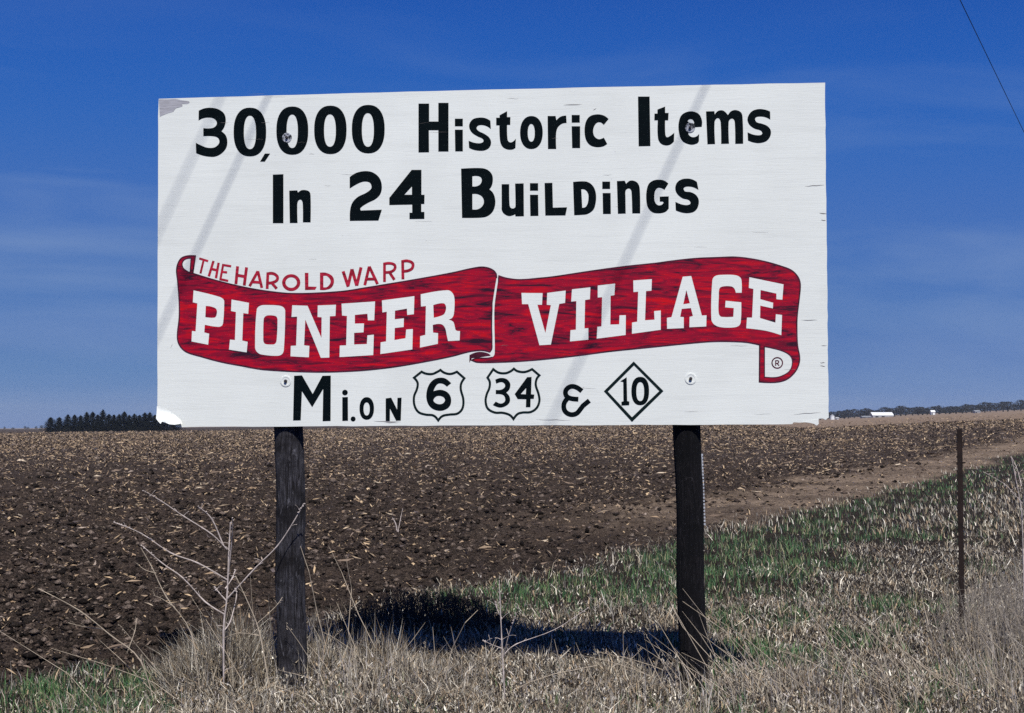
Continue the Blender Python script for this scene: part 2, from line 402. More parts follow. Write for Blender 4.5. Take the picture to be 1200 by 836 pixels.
def oval(x0, x1, y0, y1, e=2.35, n=40):
    cx, cy, rx, ry = (x0 + x1) / 2, (y0 + y1) / 2, (x1 - x0) / 2, (y1 - y0) / 2; out = []
    for k in range(n):
        a_ = 2 * math.pi * k / n; ca, sa = math.cos(a_), math.sin(a_)
        out.append((cx + rx * math.copysign(abs(ca) ** (2 / e), ca), cy + ry * math.copysign(abs(sa) ** (2 / e), sa)))
    return out
def inside(poly, x, y):
    r = False; j = len(poly) - 1
    for i in range(len(poly)):
        xi, yi = poly[i]; xj, yj = poly[j]
        if (yi > y) != (yj > y) and x < (xj - xi) * (y - yi) / (yj - yi) + xi: r = not r
        j = i
    return r
def fill2d(pos, neg):
    vs = []; es = []
    for poly in pos + neg:
        b0 = len(vs); vs += [Vector(p) for p in poly]; m = len(poly); es += [(b0 + i, b0 + (i + 1) % m) for i in range(m)]
    r = delaunay_2d_cdt(vs, es, [], 0, 1e-4)
    V2, _, F2 = r[0], r[1], r[2]; keep = []
    for f_ in F2:
        cx = sum(V2[i].x for i in f_) / len(f_); cy = sum(V2[i].y for i in f_) / len(f_)
        if any(inside(p, cx, cy) for p in pos) and not any(inside(p, cx, cy) for p in neg): keep.append(tuple(f_))
    used = sorted({i for f_ in keep for i in f_}); mp_ = {o: n for n, o in enumerate(used)}
    return [(V2[i].x, V2[i].y) for i in used], [tuple(mp_[i] for i in f_) for f_ in keep]
def paint(name, fr, pos, neg=(), mat_=None, off=0.0012, parent=None):
    """shapes are traced in a frame (ox, oy, scale) over the board face"""
    ox, oy, sc = fr; tr = lambda P: [(ox + x / sc, oy + y / sc) for x, y in P]
    V2, F2 = fill2d([tr(p) for p in pos], [tr(p) for p in neg])
    return mesh(name, [on_board(x, y, off) for x, y in V2], F2, mat_, parent)
P = lambda s: curve(parse(s))
def ST(w, *paths):
    out = []
    for s in paths: out += stroke(curve(parse(s), closed=False), w)
    return out

sign = empty('billboard', (BL + BR) / 2 * 1.0)
tag(sign, 'white painted plywood billboard with black lettering and red ribbon on two dark posts', 'billboard')

# panel: slab with rough edges, broken lower right edge, frayed lower left corner
edge = [(186, 116)]
for k in range(1, 24):
    f_ = k / 24; edge.append((186 + 781 * f_, 116 - 19 * f_ - 1.2 * math.sin(f_ * 3.1) + random.uniform(-.25, .25)))
edge += [(967, 97)]
for k in range(1, 40):
    f_ = k / 40; edge.append((967 + 4.2 * f_ + random.uniform(-.55, .25), 97 + 391 * f_))
edge += [(971.2, 489.4), (967.5, 492.2), (964, 490.6), (959.4, 490.9), (959.2, 494.5), (957.3, 497.6), (953.6, 495.4), (951, 494.7), (944, 495.1), (937, 495.4), (930, 495.1), (928.4, 497.2)]
for k in range(1, 36):
    f_ = k / 36; edge.append((928.4 - 712 * f_, 497.4 + 3.0 * f_ + random.uniform(-.35, .35)))
edge += [(212, 500.9), (206, 500.6), (205.6, 498.6), (198, 496.5), (191, 493), (187, 488), (184.3, 482)]
for k in range(1, 20):
    f_ = k / 20; edge.append((184.3 + 1.2 * f_ + random.uniform(-.2, .2), 482 - 364 * f_))
V2, F2 = fill2d([edge], [])
TH = 0.022
front = [on_board(x, y, 0) for x, y in V2]; back = [p - NB * TH for p in front]
nV = len(front); ne = len(edge); eb = [on_board(x, y, 0) for x, y in edge]
mb = MB(); mb.add(front, F2); mb.add(back, [f[::-1] for f in F2])
panel = mb.build('panel', M_BOARD, sign)
mb = MB(); mb.add(eb + [p - NB * TH for p in eb], [(i, (i + 1) % ne, ne + (i + 1) % ne, ne + i) for i in range(ne)])
mb.build('panel_edge', M_PLYEDGE, panel)
# peeling veneer at the lower left corner: sheet curling toward the road
pl = [(184.0, 476), (184.2, 484), (184.4, 490.5), (187.5, 494), (190.6, 496.8), (191.8, 494.2), (196, 495.6), (201, 497.4), (207, 497.8), (215, 496.8), (212, 492), (206, 487), (199, 482), (192, 478)]
V2, F2 = fill2d([pl, ], [])
grid = [(184 + i * 1.6, 476 + j * 1.6) for i in range(20) for j in range(14)]
grid = [g for g in grid if inside(pl, *g)]
vs = [Vector(p) for p in pl + grid]; r_ = delaunay_2d_cdt(vs, [(i, (i + 1) % len(pl)) for i in range(len(pl))], [], 1, 1e-4)
def peel_off(x, y):
    s_ = max(0, (y - 478 - (x - 184) * 0.25) / 18); return 0.002 + 0.055 * s_ ** 1.5 + 0.004 * math.sin(x * 1.3 + y * .7) * min(1, s_ * 2)
mesh('peeled_veneer', [on_board(p.x, p.y, 0) + NB * peel_off(p.x, p.y) for p in r_[0]], [tuple(f) for f in r_[2]], M_WLET, panel, smooth=True)
paint('bare_wood_patch', (0, 0, 1), [P('186.2,116.6 205,116.2 216,118.2 222,120.6s 213,122.5s 214,124.5s 206,127.4s 203,131s 196,133.2s 187.3,137 ')], [], M_BARE, 0.0012, panel)
paint('split_splinter', (0, 0, 1), [P('940,494.6 951,493.4 958.8,491.2 959.4,496.8 957,499 954,497 949,495.8')], [], M_WLET, 0.006, panel)
M_CRACK = simple('paint_crack', (0.22, 0.20, 0.19), 0.9, 0.3, 10)
def cracks(spec, name='crack'):
    mbk = MB()
    for (x0, y0, x1, y1, w) in spec:
        n = 5; pts = []
        for k in range(n + 1):
            f_ = k / n; pts.append((x0 + (x1 - x0) * f_, y0 + (y1 - y0) * f_ + random.uniform(-.4, .4)))
        for k in range(n):
            wa = w * (1 - abs(2 * k / n - 1)) + .08; wb = w * (1 - abs(2 * (k + 1) / n - 1)) + .08
            a_, b_ = pts[k], pts[k + 1]
            mbk.add([on_board(a_[0], a_[1] - wa / 2, .0014), on_board(b_[0], b_[1] - wb / 2, .0014), on_board(b_[0], b_[1] + wb / 2, .0014), on_board(a_[0], a_[1] + wa / 2, .0014)], [(0, 1, 2, 3)])
    o = mbk.build(name, M_CRACK, panel); o['kind'] = 'stuff'; return o
cr_ = [(438, 493.6, 470, 494.6, .8), (450, 495.6, 466, 495.9, .5), (939, 375.5, 958, 375.2, .6), (943, 218.5, 966, 217.2, .7), (660, 123.2, 682, 122.4, .7), (695, 129.5, 699, 127, .8), (962, 405, 969, 405, .5), (961, 425, 967, 425.4, .8), (961, 429, 967, 429.4, .8), (628, 492, 668, 492.5, .5), (200, 408, 202.5, 402.5, .8), (960, 250, 969, 251, 1.0), (962, 258, 968, 259, .8), (930, 486, 962, 483, .5)]
for k in range(26):
    x0 = random.uniform(195, 930); y0 = random.uniform(105, 490); l = random.uniform(3, 22)
    cr_.append((x0, y0, x0 + l, y0 + random.uniform(-.8, .6), random.uniform(.05, .22)))
cracks(cr_, 'grain_cracks')

fA = (220, 110, 9.2917); fB = (340, 110, 9.2917); fC = (480, 110, 9.2917); fD = (600, 110, 9.2917)
fE = (740, 100, 10.444); fF = (820, 110, 11.944); fG = (310, 190, 10.4545); fH = (400, 190, 10.4545); fI = (530, 190, 10.4545)
fJ = (630, 195, 11.94); fK = (720, 195, 10.909); fL = (200, 290, 8.0); fM = (340, 290, 8.0); fN = (200, 330, 8.358)
fO = (310, 340, 8.358); fP = (430, 320, 8.358); fR = (650, 310, 8.358); fS = (760, 300, 8.358); fT = (850, 300, 8.358)
fU = (860, 380, 10.0); fV = (320, 430, 11.15); fW = (410, 430, 8.571); fX = (560, 420, 8.571); fY = (700, 420, 8.571)
S_GLYPH = 1
BLACKS = [
 (fA, [P('120,185 180,160s 250,153s 330,168s 395,215s 415,285s 400,360s 368,410 415,455s 432,520s 420,590s 370,650s 300,685s 220,685s 150,670s 92,648 88,535 150,565s 215,588s 290,585s 335,550s 345,515s 325,478s 270,463s 170,463 170,375 235,378s 290,365s 318,320s 290,275s 230,260s 170,268s 118,292')], []),
 (fA, [oval(500, 855, 152, 683)], [oval(612, 744, 240, 604)]),
 (fA, [P('840,652 898,652 840,740 788,740')], []),
 ((0, 0, 1), [oval(323.9, 361.3, 125, 181.6)], [oval(335.9, 349.1, 134.5, 173.7)]),
 (fB, [oval(262, 615, 130, 658)], [oval(370, 498, 225, 578)]),
 (fB, [oval(672, 1030, 122, 650)], [oval(782, 912, 212, 578)]),
 (fC, [P('97,108 213,108 213,303 313,303 313,100 424,100 424,630 313,630 313,398 210,398 212,638 97,640')], []),
 (fC, [P('493,272 580,272 580,355 493,355'), P('493,392 580,392 580,628 497,628')], []),
 (fC, [P('880,295 885,385 840,355s 790,342s 745,350s 730,378s 755,408s 810,435s 865,475s 888,530s 870,585s 825,615s 770,622s 700,612s 648,590 643,512 700,533s 760,540s 795,530s 805,510s 790,488s 740,465s 680,425s 650,370s 655,320s 695,275s 770,260s 830,268s')], []),
 (fC, [P('980,235 1062,190 1062,255 1098,255 1096,340 1062,340 1066,490s 1082,525s 1115,528s 1157,490 1153,590 1120,608s 1060,606s 1010,575s 985,510s 978,345 943,345 943,262 980,262')], []),
 (fD, [oval(88, 335, 243, 603, 2.2)], [oval(172, 248, 330, 523, 2.2)]),
 (fD, [P('388,243 475,243 483,290 530,250s 590,238 595,318 540,330s 495,375s 480,450s 482,602 392,602')], []),
 (fD, [P('650,232 738,232 738,315 650,315'), P('650,355 742,355 742,592 655,592')], []),
 (fD, [P('1052,275 1000,340 960,312s 915,325s 885,390s 895,460s 940,495s 975,490s 1000,478 1037,548 990,575s 920,582s 850,560s 805,500s 790,400s 805,305s 850,245s 930,225s 1000,238s')], []),
 (fE, [P('80,140 222,140 232,745 88,748')], []),
 (fE, [P('318,298 412,262 412,340 455,340 450,430 412,430 415,600s 430,635s 460,630s 524,582 520,690 475,728s 420,738s 360,715s 325,650s 322,430 280,430 282,348 318,348')], []),
 (fE, [P('860,510 862,430s 820,350s 720,320s 620,360s 580,450s 580,570s 620,680s 720,728s 800,715s 826,685 828,595 790,630s 740,635s 700,605s 705,570s 760,545s 775,515')], [P('690,440s 720,415s 755,430s 768,470 725,465s')]),
 (fF, [P('88,248 205,245 210,290 260,240s 330,238s 395,300 440,245s 510,230s 580,265s 600,340s 608,700 497,702 490,400s 470,355s 430,355s 405,400s 410,700 300,702 292,400s 270,348s 235,348s 208,400s 215,705 108,708')], []),
 (fF, [P('985,250 988,362 920,330s 850,320s 790,330s 775,360s 800,400s 870,420s 950,455s 995,520s 985,600s 930,665s 830,692s 740,680s 675,655 670,540 740,570s 810,582s 860,575s 875,548s 850,515s 770,490s 700,440s 668,370s 685,300s 740,240s 830,215s 920,225s')], []),
 (fG, [P('102,155 232,150 232,750 102,750')], []),
 (fG, [P('303,352 402,348 410,375 450,348s 500,345s 550,365s 565,420s 565,740 470,740 468,510s 455,470s 435,462s 412,480s 402,530s 405,748 310,748')], []),
 (fH, [P('103,185 180,135s 290,112s 390,130s 470,200s 497,300s 480,390s 420,455s 320,505s 235,565s 240,595 497,585 455,718 105,722 108,590s 135,500s 200,430s 300,380s 360,335s 370,300s 350,255s 290,240s 220,258s 103,325')], []),
 (fH, [P('862,97 982,97 982,402 1020,402 1018,515 980,515 980,612 1018,612 1018,698 835,700 835,622 868,622 868,522 588,528 588,440')], [P('865,300 865,402 772,402')]),
 (fI, [P('108,82 350,75s 430,95s 485,150s 498,215s 485,290s 455,335 500,380s 525,450s 525,530s 495,610s 430,665s 350,682s 120,685')], [P('247,175 300,172s 345,185s 362,220s 345,270s 300,297s 247,300'), P('247,392 310,395s 365,425s 388,485s 365,545s 310,580s 247,582')]),
 (fI, [P('605,272 698,272 702,520s 715,560s 745,570s 770,555s 775,520s 770,265 875,262 878,665 775,667 770,640 740,655s 690,662s 635,635s 607,590s 606,540s')], []),
 (fI, [P('952,260 1052,260 1052,352 952,352'), P('952,402 1052,402 1056,660 957,662')], []),
 (fJ, [P('98,235 207,232 215,580 413,575 390,688 108,690')], []),
 (fJ, [P('497,220 660,212s 730,235s 790,300s 818,400s 812,520s 780,610s 700,668s 620,680s 512,685')], [P('612,322 665,330s 705,380s 712,440s 700,520s 670,570s 625,582')]),
 (fJ, [P('905,215 1015,215 1015,318 905,318'), P('910,375 1022,375 1025,668 915,668')], []),
 (fK, [P('32,190 132,185 150,225 200,185s 260,190s 305,225s 325,300s 330,603 228,603 220,350s 210,300s 180,285s 145,310s 142,400s 145,605 45,608')], []),
 (fK, [P('690,222 640,302 600,280s 555,278s 520,320s 510,400s 520,460s 555,497s 600,495s 628,465s 615,452 580,452 580,388 695,385 695,540 650,585s 570,602s 490,590s 430,530s 408,430s 412,310s 440,225s 500,182s 570,172s 640,185s')], []),
 (fK, [P('1055,200 1075,302 1010,270s 950,260s 900,268s 885,290s 905,322s 970,330s 1040,365s 1078,430s 1068,520s 1020,580s 940,600s 860,592s 785,565 780,455 850,485s 920,497s 965,485s 972,460s 945,430s 870,410s 800,350s 778,280s 800,210s 860,168s 940,158s 1000,170s')], []),
]
for fr, pos, neg in BLACKS: paint('letter', fr, pos, neg, M_BLACK, 0.0012, sign)
LASTROW = [
 (fV, [P('275,118 378,112 518,355 645,118 755,115 752,708 648,712 655,290 512,528 378,320 362,700 262,702')], []),
 (fV, [oval(903, 977, 300, 373, 2), P('905,398 978,395 980,705 905,708')], []),
 (fV, [oval(1014, 1079, 649, 715, 2)], []),
 (fW, [oval(97, 243, 305, 532, 2.2)], [oval(138, 200, 358, 490, 2.2)]),
 (fW, [P('360,318 415,310 475,430 478,312 520,310 512,540 465,542 403,420 402,545 360,545')], []),
 (fW, [P('1018,165 975,200 930,170s 880,175s 840,245 920,232s 990,265s 1018,330s 1000,400s 940,438s 880,440s 820,415s 780,360s 768,280s 790,190s 840,130s 900,110s 960,118s')], [P('840,335s 865,300s 905,293s 945,310s 955,340s 930,370s 890,375s 855,360s')]),
 (fX, [P('175,215 230,198s 290,210s 325,255s 318,310s 285,345 318,385s 320,440s 280,480s 220,495s 150,470 180,435 230,455s 265,440s 275,410s 255,370s 180,360 180,318 235,315s 270,290s 270,260s 240,240s 185,255')], []),
 (fX, [P('495,190 540,188 535,362 568,365 562,408 530,408 528,492 482,492 485,412 400,410 370,360')], [P('485,300 482,362 430,360')]),
 (fX, ST(48, '1045,330 985,290s 930,285s 885,320s 885,370s 920,400s 1010,412', '905,398 865,460s 875,530s 930,565s 990,555s 1035,505s 1055,478 1120,425'), []),
 (fY, [P('230,232 295,190 300,430 322,435 320,472 242,475 242,438 262,432 260,240')], []),
 (fY, [oval(342, 520, 187, 472)], [oval(392, 470, 240, 430)]),
]
for fr, pos, neg in LASTROW: paint('letter', fr, pos, neg, M_BLACK, 0.0012, sign)
for fr, s in ((fW, '645,110 720,50 770,70s 830,72s 880,50s 910,32 950,60s 1010,72s 1075,50 1150,115 1118,170s 1115,230s 1140,330s 1130,420s 1080,470s 1000,480s 930,495s 888,538 840,490s 760,480s 690,455s 650,390s 645,300s 675,220s 680,160s'),
              (fX, '97,195 155,110 210,145s 280,150s 330,130s 362,105 400,130s 470,138s 545,110 618,172 590,210s 582,270s 610,360s 618,430s 590,500s 530,540s 450,545s 400,560s 358,610 320,570s 250,548s 170,545s 100,505s 78,430s 90,360s 115,300s 120,240s')):
    paint('route_shield', fr, stroke(curve(parse(s)), 23, True), [], M_BLACK2, 0.0012, sign)
paint('route_diamond', fY, [P('365,32 665,330 348,640 65,332')], [P('368,72 622,330 348,593 106,335')], M_BLACK2, 0.0012, sign)

# ribbon
rib1 = P('229,300.2 226,320.6 250,328s 275,334.4s 300,339.5s 325,343s 340,344.2s 365,344s 402.5,341.6s 427.5,337.7s 452.5,333.6s 490,327.3s 530,320s 551.5,315.2s 566,313.3s 577,316.4s 581.7,322.5s 580.2,336s 576.8,360s 576,382s 576.4,408s 574,412.5 566,410.7s 558.7,410.9s 548.7,412.4s 530,417.4s 500,423.5s 460,430.3s 418,434.6s 370,436s 310,433.3s 284,428.9s 260,424.4s 236,418s 218,412.2s 210.2,404s 208,394s 210.2,372s 210,351s 208.4,330s 207.2,315s 211.5,304s 218.8,300.4s')
rib1h = P('213.5,308.8s 215.8,304.8s 220,302.9s 224,302.6 222.8,319.8 217.5,316.9s 214.4,313.8s')
rib2 = P('584.8,323.6 594.6,326.5s 609,328s 630.5,326.5s 650,324.4s 673.9,320.8s 697.9,317.2s 733.8,312.4s 770,308.6s 784,306.6s 813.8,303.3s 843.8,302s 862,301.6s 880,303.6s 898,307.2s 915.8,312.4s 927.8,317.3s 935.2,325.1s 937.7,333.5s 936.7,348s 934,372s 933.8,390s 934.5,405s 937,420s 935,430s 929,439s 920,445.5s 908,448s 890,447.6 890.3,404.2 875,401.2s 856.7,400.2s 836,400.2s 813,401.9s 763,406.9s 713,412s 680,416.4s 646.7,420.2s 616,422.9s 587.4,424.4s 560,424.6s 553,422.2 558.7,420.2s 573,419.8s 578.6,417.2s 579.8,411s 579.4,382s 579.5,360.2s 582.2,338.7s')
rib2h = P('895.8,406.2 905,408s 916,411s 924,415s 928,420s 928.5,427s 926,434s 920,439s 910,442.5s 895.8,442.2')
fold = P('550.2,416.2 558.7,412.9s 567,412.9s 574.8,416.4s 571,417.6s 553,420 550,425.4')
Z1 = (0, 0, 1)
r1 = paint('ribbon', Z1, [rib1], [rib1h], M_RED, 0.0010, sign)
r2 = paint('ribbon', Z1, [rib2], [rib2h], M_RED, 0.0010, sign)
paint('ribbon_fold', Z1, [fold], [], M_MAROON, 0.0010, sign)
paint('ribbon_outline', Z1, stroke(rib1, 1.7, True) + stroke(rib1h, 1.3, True), [[(p[0], p[1]) for p in P('577.4,326 577.2,405 583.5,405 583.5,326')]], M_MAROON, 0.0016, r1)
paint('ribbon_outline', Z1, stroke(rib2, 1.7, True) + stroke(rib2h, 1.3, True), [P('574,326 574,418.3 582.2,418.3 583.6,326')], M_MAROON, 0.0016, r2)
WHITES = [
 (fN, [P('225,88 480,152s 520,180s 525,215s 515,400s 500,435s 460,445s 335,425 330,500 378,512 368,620 205,588 210,485 245,490 262,215 218,205')], [P('345,240 410,250s 450,275s 450,330s 430,355s 340,350')]),
 (fN, [P('597,178 768,210 760,318 712,310 702,580 755,592 745,695 572,668 582,570 630,575 640,300 592,290')], []),
 (fO, [P('-75,190s -40,155s 20,148s 150,155s 190,175s 203,210s 190,580s 175,625s 130,645s -30,632s -75,605s -92,560s')], [P('-8,290s 5,262s 30,250s 95,252s 120,265s 128,300s 118,500s 100,530s 70,535s 10,530s -8,510s -12,480s')]),
 (fO, [P('272,150 422,155 558,470 560,268 520,265 522,152 700,145 695,255 640,258 635,662 552,665 400,290 388,542 440,548 435,660 255,650 258,548 310,545 320,262 265,265')], []),
 (fP, [P('-248,302 80,280 72,465 10,465 5,400 -118,412 -118,497 -28,495 -33,582 -125,588 -125,702 0,697 5,612 68,605 62,805 -268,825 -265,712 -203,710 -195,422 -243,418')], []),
 (fP, [P('147,270 465,228 460,405 395,412 392,350 275,370 273,455 362,445 360,530 273,540 270,658 378,640 385,555 450,550 445,750 132,795 135,680 188,672 195,380 152,388')], []),
 (fP, [P('527,210 790,170s 840,200s 858,260s 852,400s 835,440s 800,458 845,480s 862,530s 872,562s 912,570 908,662 795,668 782,610s 768,545s 740,508s 700,500s 645,510 648,585 697,590 695,695 520,732 522,620 572,608 578,325 530,330')], [P('650,315 750,298s 775,330s 765,390s 740,415s 655,440')]),
 (fR, [P('-325,280 -118,282 -124,396 -169,396 -91,672 -37,400 -77,396 -73,280 108,257 102,378 45,388 -37,786 -149,792 -259,390 -319,390')], []),
 (fR, [P('170,245 350,225 345,342 298,350 292,628 330,625 330,738 150,755 155,645 208,640 212,360 162,365')], []),
 (fR, [P('422,208 592,188 585,302 548,308 545,590 632,588 635,500 697,498 695,692 412,728 418,612 458,608 465,322 422,325')], []),
 (fR, [P('770,158 952,145 948,258 895,262 885,548 978,542 974,458 1039,452 1039,641 757,680 758,570 808,562 818,268 772,272')], []),
 (fS, [P('335,205 418,198 522,585 568,582 565,692 400,700 402,598 435,590 415,512 325,520 310,598 345,600 345,708 182,715 180,608 225,600')], [P('370,335 405,465 340,475')]),
 (fS, [P('912,362 855,362 840,320s 810,300s 730,300s 695,320s 688,400s 685,540s 700,590s 740,600s 830,598 835,512 750,505 755,440 908,455 905,620s 890,680s 830,702s 700,698s 640,670s 615,620s 625,240s 650,200s 710,187s 850,190s 900,215s 912,260s')], []),
 (fT, [P('235,210 570,280 558,430 500,425 500,370 345,335 342,425 468,460 465,515 342,488 340,610 490,655 495,572 555,580 548,778 400,735s 205,710 212,605 262,605 275,325 230,315')], []),
]
for fr, pos, neg in WHITES: paint('letter', fr, pos, neg, M_WLET, 0.0020, sign)
SMALL = [
 (fL, ST(20, '268,104 352,130', '310,118 280,245')),
 (fL, ST(23, '402,128 358,272', '450,145 425,290', '385,203 440,217')),
 (fL, ST(21, '494,156 466,304', '492,166 568,178', '482,230 530,236', '460,298 540,315')),
 (fL, ST(28, '628,178 612,345', '712,188 690,358', '620,262 700,275')),
 (fL, ST(26, '818,224 740,365', '818,224 855,380', '770,325 850,330')),
 (fL, ST(27, '912,235 905,390', '905,249 960,246s 1000,275s 995,310s 950,332s 915,335', '945,330 995,388')),
 (fM, [P('138,240 172,240 172,368 250,370 235,398 140,400')]),
 (fM, ST(29, '497,225 545,370', '580,205 545,355', '580,205 625,360', '665,188 625,360')),
 (fM, ST(27, '742,180 700,355', '742,180 820,345', '718,298 790,298')),
 (fM, ST(26, '885,145 885,325', '875,158 930,150s 978,165s 982,200s 950,228s 895,236', '930,232 978,305')),
 (fM, ST(27, '1055,122 1058,300', '1045,135 1100,128s 1148,150s 1145,195s 1110,218s 1065,225')),
]
for fr, pos in SMALL: paint('letter', fr, pos, [], M_REDTXT, 0.0012, sign)
paint('letter', fL, [oval(1045, 1216, 252, 410, 2)], [oval(1077, 1184, 281, 380, 2)], M_REDTXT, 0.0012, sign)
paint('letter', fM, [P('280,238 340,240s 395,270s 412,320s 390,375s 340,398s 280,400')], [P('312,268 350,272s 380,320s 350,370s 312,375')], M_REDTXT, 0.0012, sign)
paint('registered_mark', fU, [oval(440, 577, 386, 523, 2)] , [oval(454, 563, 400, 509, 2)], M_MAROON, 0.0012, sign)
paint('registered_mark', fU, ST(12, '490,424 490,488', '486,430 515,429s 526,443s 515,458s 490,459', '505,458 530,488'), [], M_MAROON, 0.0012, sign)

# bolts with domed washers
M_CHIP, t, b = mat('chipped_black_and_white_paint'); f = noise(t, 28, 4, mapping(t, (1, 1, 1)), .8, .7)
col(t, b, ramp(t, f, [(.46, (0.006, 0.010, 0.014)), (.54, (0.42, 0.44, 0.50))])); b.inputs['Roughness'].default_value = .6
def washer(px, py, r=0.042, wm=None):
    c0 = on_board(px, py, 0.0); a = EX; bb = Vector((0, 0, 1)); V = []; F = []; n = 24
    prof = [(r * 1.0, 0.0005), (r * 0.97, 0.004), (r * 0.72, 0.0048), (r * 0.60, 0.0030), (r * 0.34, 0.0026)]
    for rr, h in prof:
        for k in range(n):
            an = 2 * math.pi * k / n; V.append(c0 + a * math.cos(an) * rr + bb * math.sin(an) * rr + NB * h)
    for i in range(len(prof) - 1):
        for k in range(n): F.append((i * n + k, i * n + (k + 1) % n, (i + 1) * n + (k + 1) % n, (i + 1) * n + k))
    F.append(tuple((len(prof) - 1) * n + k for k in range(n)))
    w = mesh('washer', V, F, wm or M_WLET, sign, smooth=False)
    V = []; F = []; n = 6
    for rr, h in ((r * 0.30, 0.002), (r * 0.30, 0.016), (r * 0.2, 0.019)):
        for k in range(n):
            an = 2 * math.pi * k / n + 0.3; V.append(c0 + a * math.cos(an) * rr + bb * math.sin(an) * rr + NB * h)
    for i in range(2):
        for k in range(n): F.append((i * n + k, i * n + (k + 1) % n, (i + 1) * n + (k + 1) % n, (i + 1) * n + k))
    F.append(tuple(2 * n + k for k in range(n)))
    mesh('bolt', V, F, M_DARKMETAL, w)
for p in ((335.0, 446.8), (809.4, 443.9)): washer(*p)
for p in ((336.3, 161.5), (808.7, 149.8)): washer(*p, r=0.037, wm=M_CHIP)

# posts
def post(pts, Yb, r0, r1, m):
    mbp = MB(); (x0, y0), (x1, y1) = pts
    top = at_depth(x0, y0, Yb); bot = at_depth(x1, y1, Yb)
    d = bot - top; n = 40; P_ = []; rr = []
    for i in range(n + 1):
        f_ = i / n * 1.0; q = top + d * (f_ * 2.35 - 1.15)
        if q.z < -0.3: break
        P_.append(q + Vector((0.006 * math.sin(f_ * 23), 0, 0))); rr.append(r0 + (r1 - r0) * f_ + random.uniform(-.0015, .0015))
    mbp.tube(P_, rr, 22, True, 0.018)
    return mbp.build('post', m, sign, smooth=True)
def plane_y(px):                       # depth of the board behind a pixel column
    return on_board(px, 480).y
rl, rr_ = 0.103, 0.096
pl_ = post([(339, 500), (342, 790)], plane_y(339) + rl + 0.03, rl, rl * 1.06, M_POSTG); pl_['label'] = 'greyed round post under the left half'
pr_ = post([(805.3, 498), (813, 800)], plane_y(805) + rr_ + 0.03, rr_, rr_ * 1.06, M_POSTD); pr_['label'] = 'black round post under the right half'
# metal strip nailed along the right post, with punched edge
Yp = plane_y(805) + rr_ + 0.03 - 0.02
a_ = at_depth(821.2, 532, Yp); b_ = at_depth(824.4, 617, Yp)
mbs = MB(); n = 22
for i in range(n):
    p0 = a_.lerp(b_, i / n); p1 = a_.lerp(b_, (i + .62) / n)
    mbs.box(((p0.x + p1.x) / 2 + 0.004, Yp - 0.006, (p0.z + p1.z) / 2), (0.022, 0.003, abs(p1.z - p0.z)))
mbs.box(((a_.x + b_.x) / 2 - 0.004, Yp - 0.010, (a_.z + b_.z) / 2), (0.010, 0.003, a_.z - b_.z))
st = mbs.build('metal_strip', M_GALV, pr_)

# ------------------------------------------------------------------ steel fence post
Yf = 13.2
fp_top = at_depth(1124.5, 503, Yf); fp_bot = at_depth(1127.5, 740, Yf)
fp = empty('fence_post', (fp_bot.x, Yf, float(ground_z(fp_bot.x, Yf))))
tag(fp, 'rusty brown steel fence post standing alone in the grass right of the billboard', 'fence post')
def tpost():
    prof = [(-.006, 0), (-.006, -.004), (.042, -.004), (.042, .004), (.020, .004), (.020, .03), (.014, .03), (.014, .004), (-.006, .004)]
    V = []; n = 10; top, bot = fp_top, fp_bot + (fp_bot - fp_top) * 0.12
    for i in range(n + 1):
        c = top.lerp(bot, i / n)
        for (x, y) in prof: V.append((c.x + x - 0.018, c.y + y, c.z))
    k = len(prof); F = [(i * k + j, i * k + (j + 1) % k, (i + 1) * k + (j + 1) % k, (i + 1) * k + j) for i in range(n) for j in range(k)]
    F.append(tuple(range(k))); return V, F
V_, F_ = tpost(); mesh('shaft', V_, F_, M_RUST, fp)
for i in range(26):
    f_ = 0.03 + i * 0.036; c = fp_top.lerp(fp_bot, f_)
    mbs = MB(); mbs.box((c.x - 0.027, c.y - 0.006, c.z), (0.012, 0.012, 0.022)); mbs.build('stud', M_RUST, fp)

# ------------------------------------------------------------------ overhead wires
Hs = 8.0
def wire_pts(Hw):
    p1 = ray(1125, 0); p2 = ray(1200, 155); return p1 * (Hw / p1.z), p2 * (Hw / p2.z)
w1, w2 = wire_pts(8.2); WD = (w2 - w1); WD.z = 0; WD.normalize(); print('wire dir', WD)
def wire(p, label):
    mbw = MB(); pts = []
    for i in range(61):
        s_ = -70 + i * 5.0; pts.append(p + WD * s_)
    mbw.tube(pts, 0.0085, 6)
    o = mbw.build('overhead_wire', M_WIRE); tag(o, label, 'wire', 'power wires along the road'); return o
def wire_from_streak(px, py, H):
    q = on_board(px, py) - Vector((0, 0, EYE)); tt = (H - q.z) / SUN.z; return q + SUN * tt + Vector((0, 0, EYE))
WH = 7.9
wire(w1 + Vector((0, 0, EYE)) if True else None, 'dark overhead wire crossing the upper right corner of the sky')
wire(wire_from_streak(223, 190, 10.6), 'highest overhead wire, above the road and left end of the billboard')
wire(wire_from_streak(780, 203, 8.6), 'overhead wire shading the right half of the billboard with a thin streak')

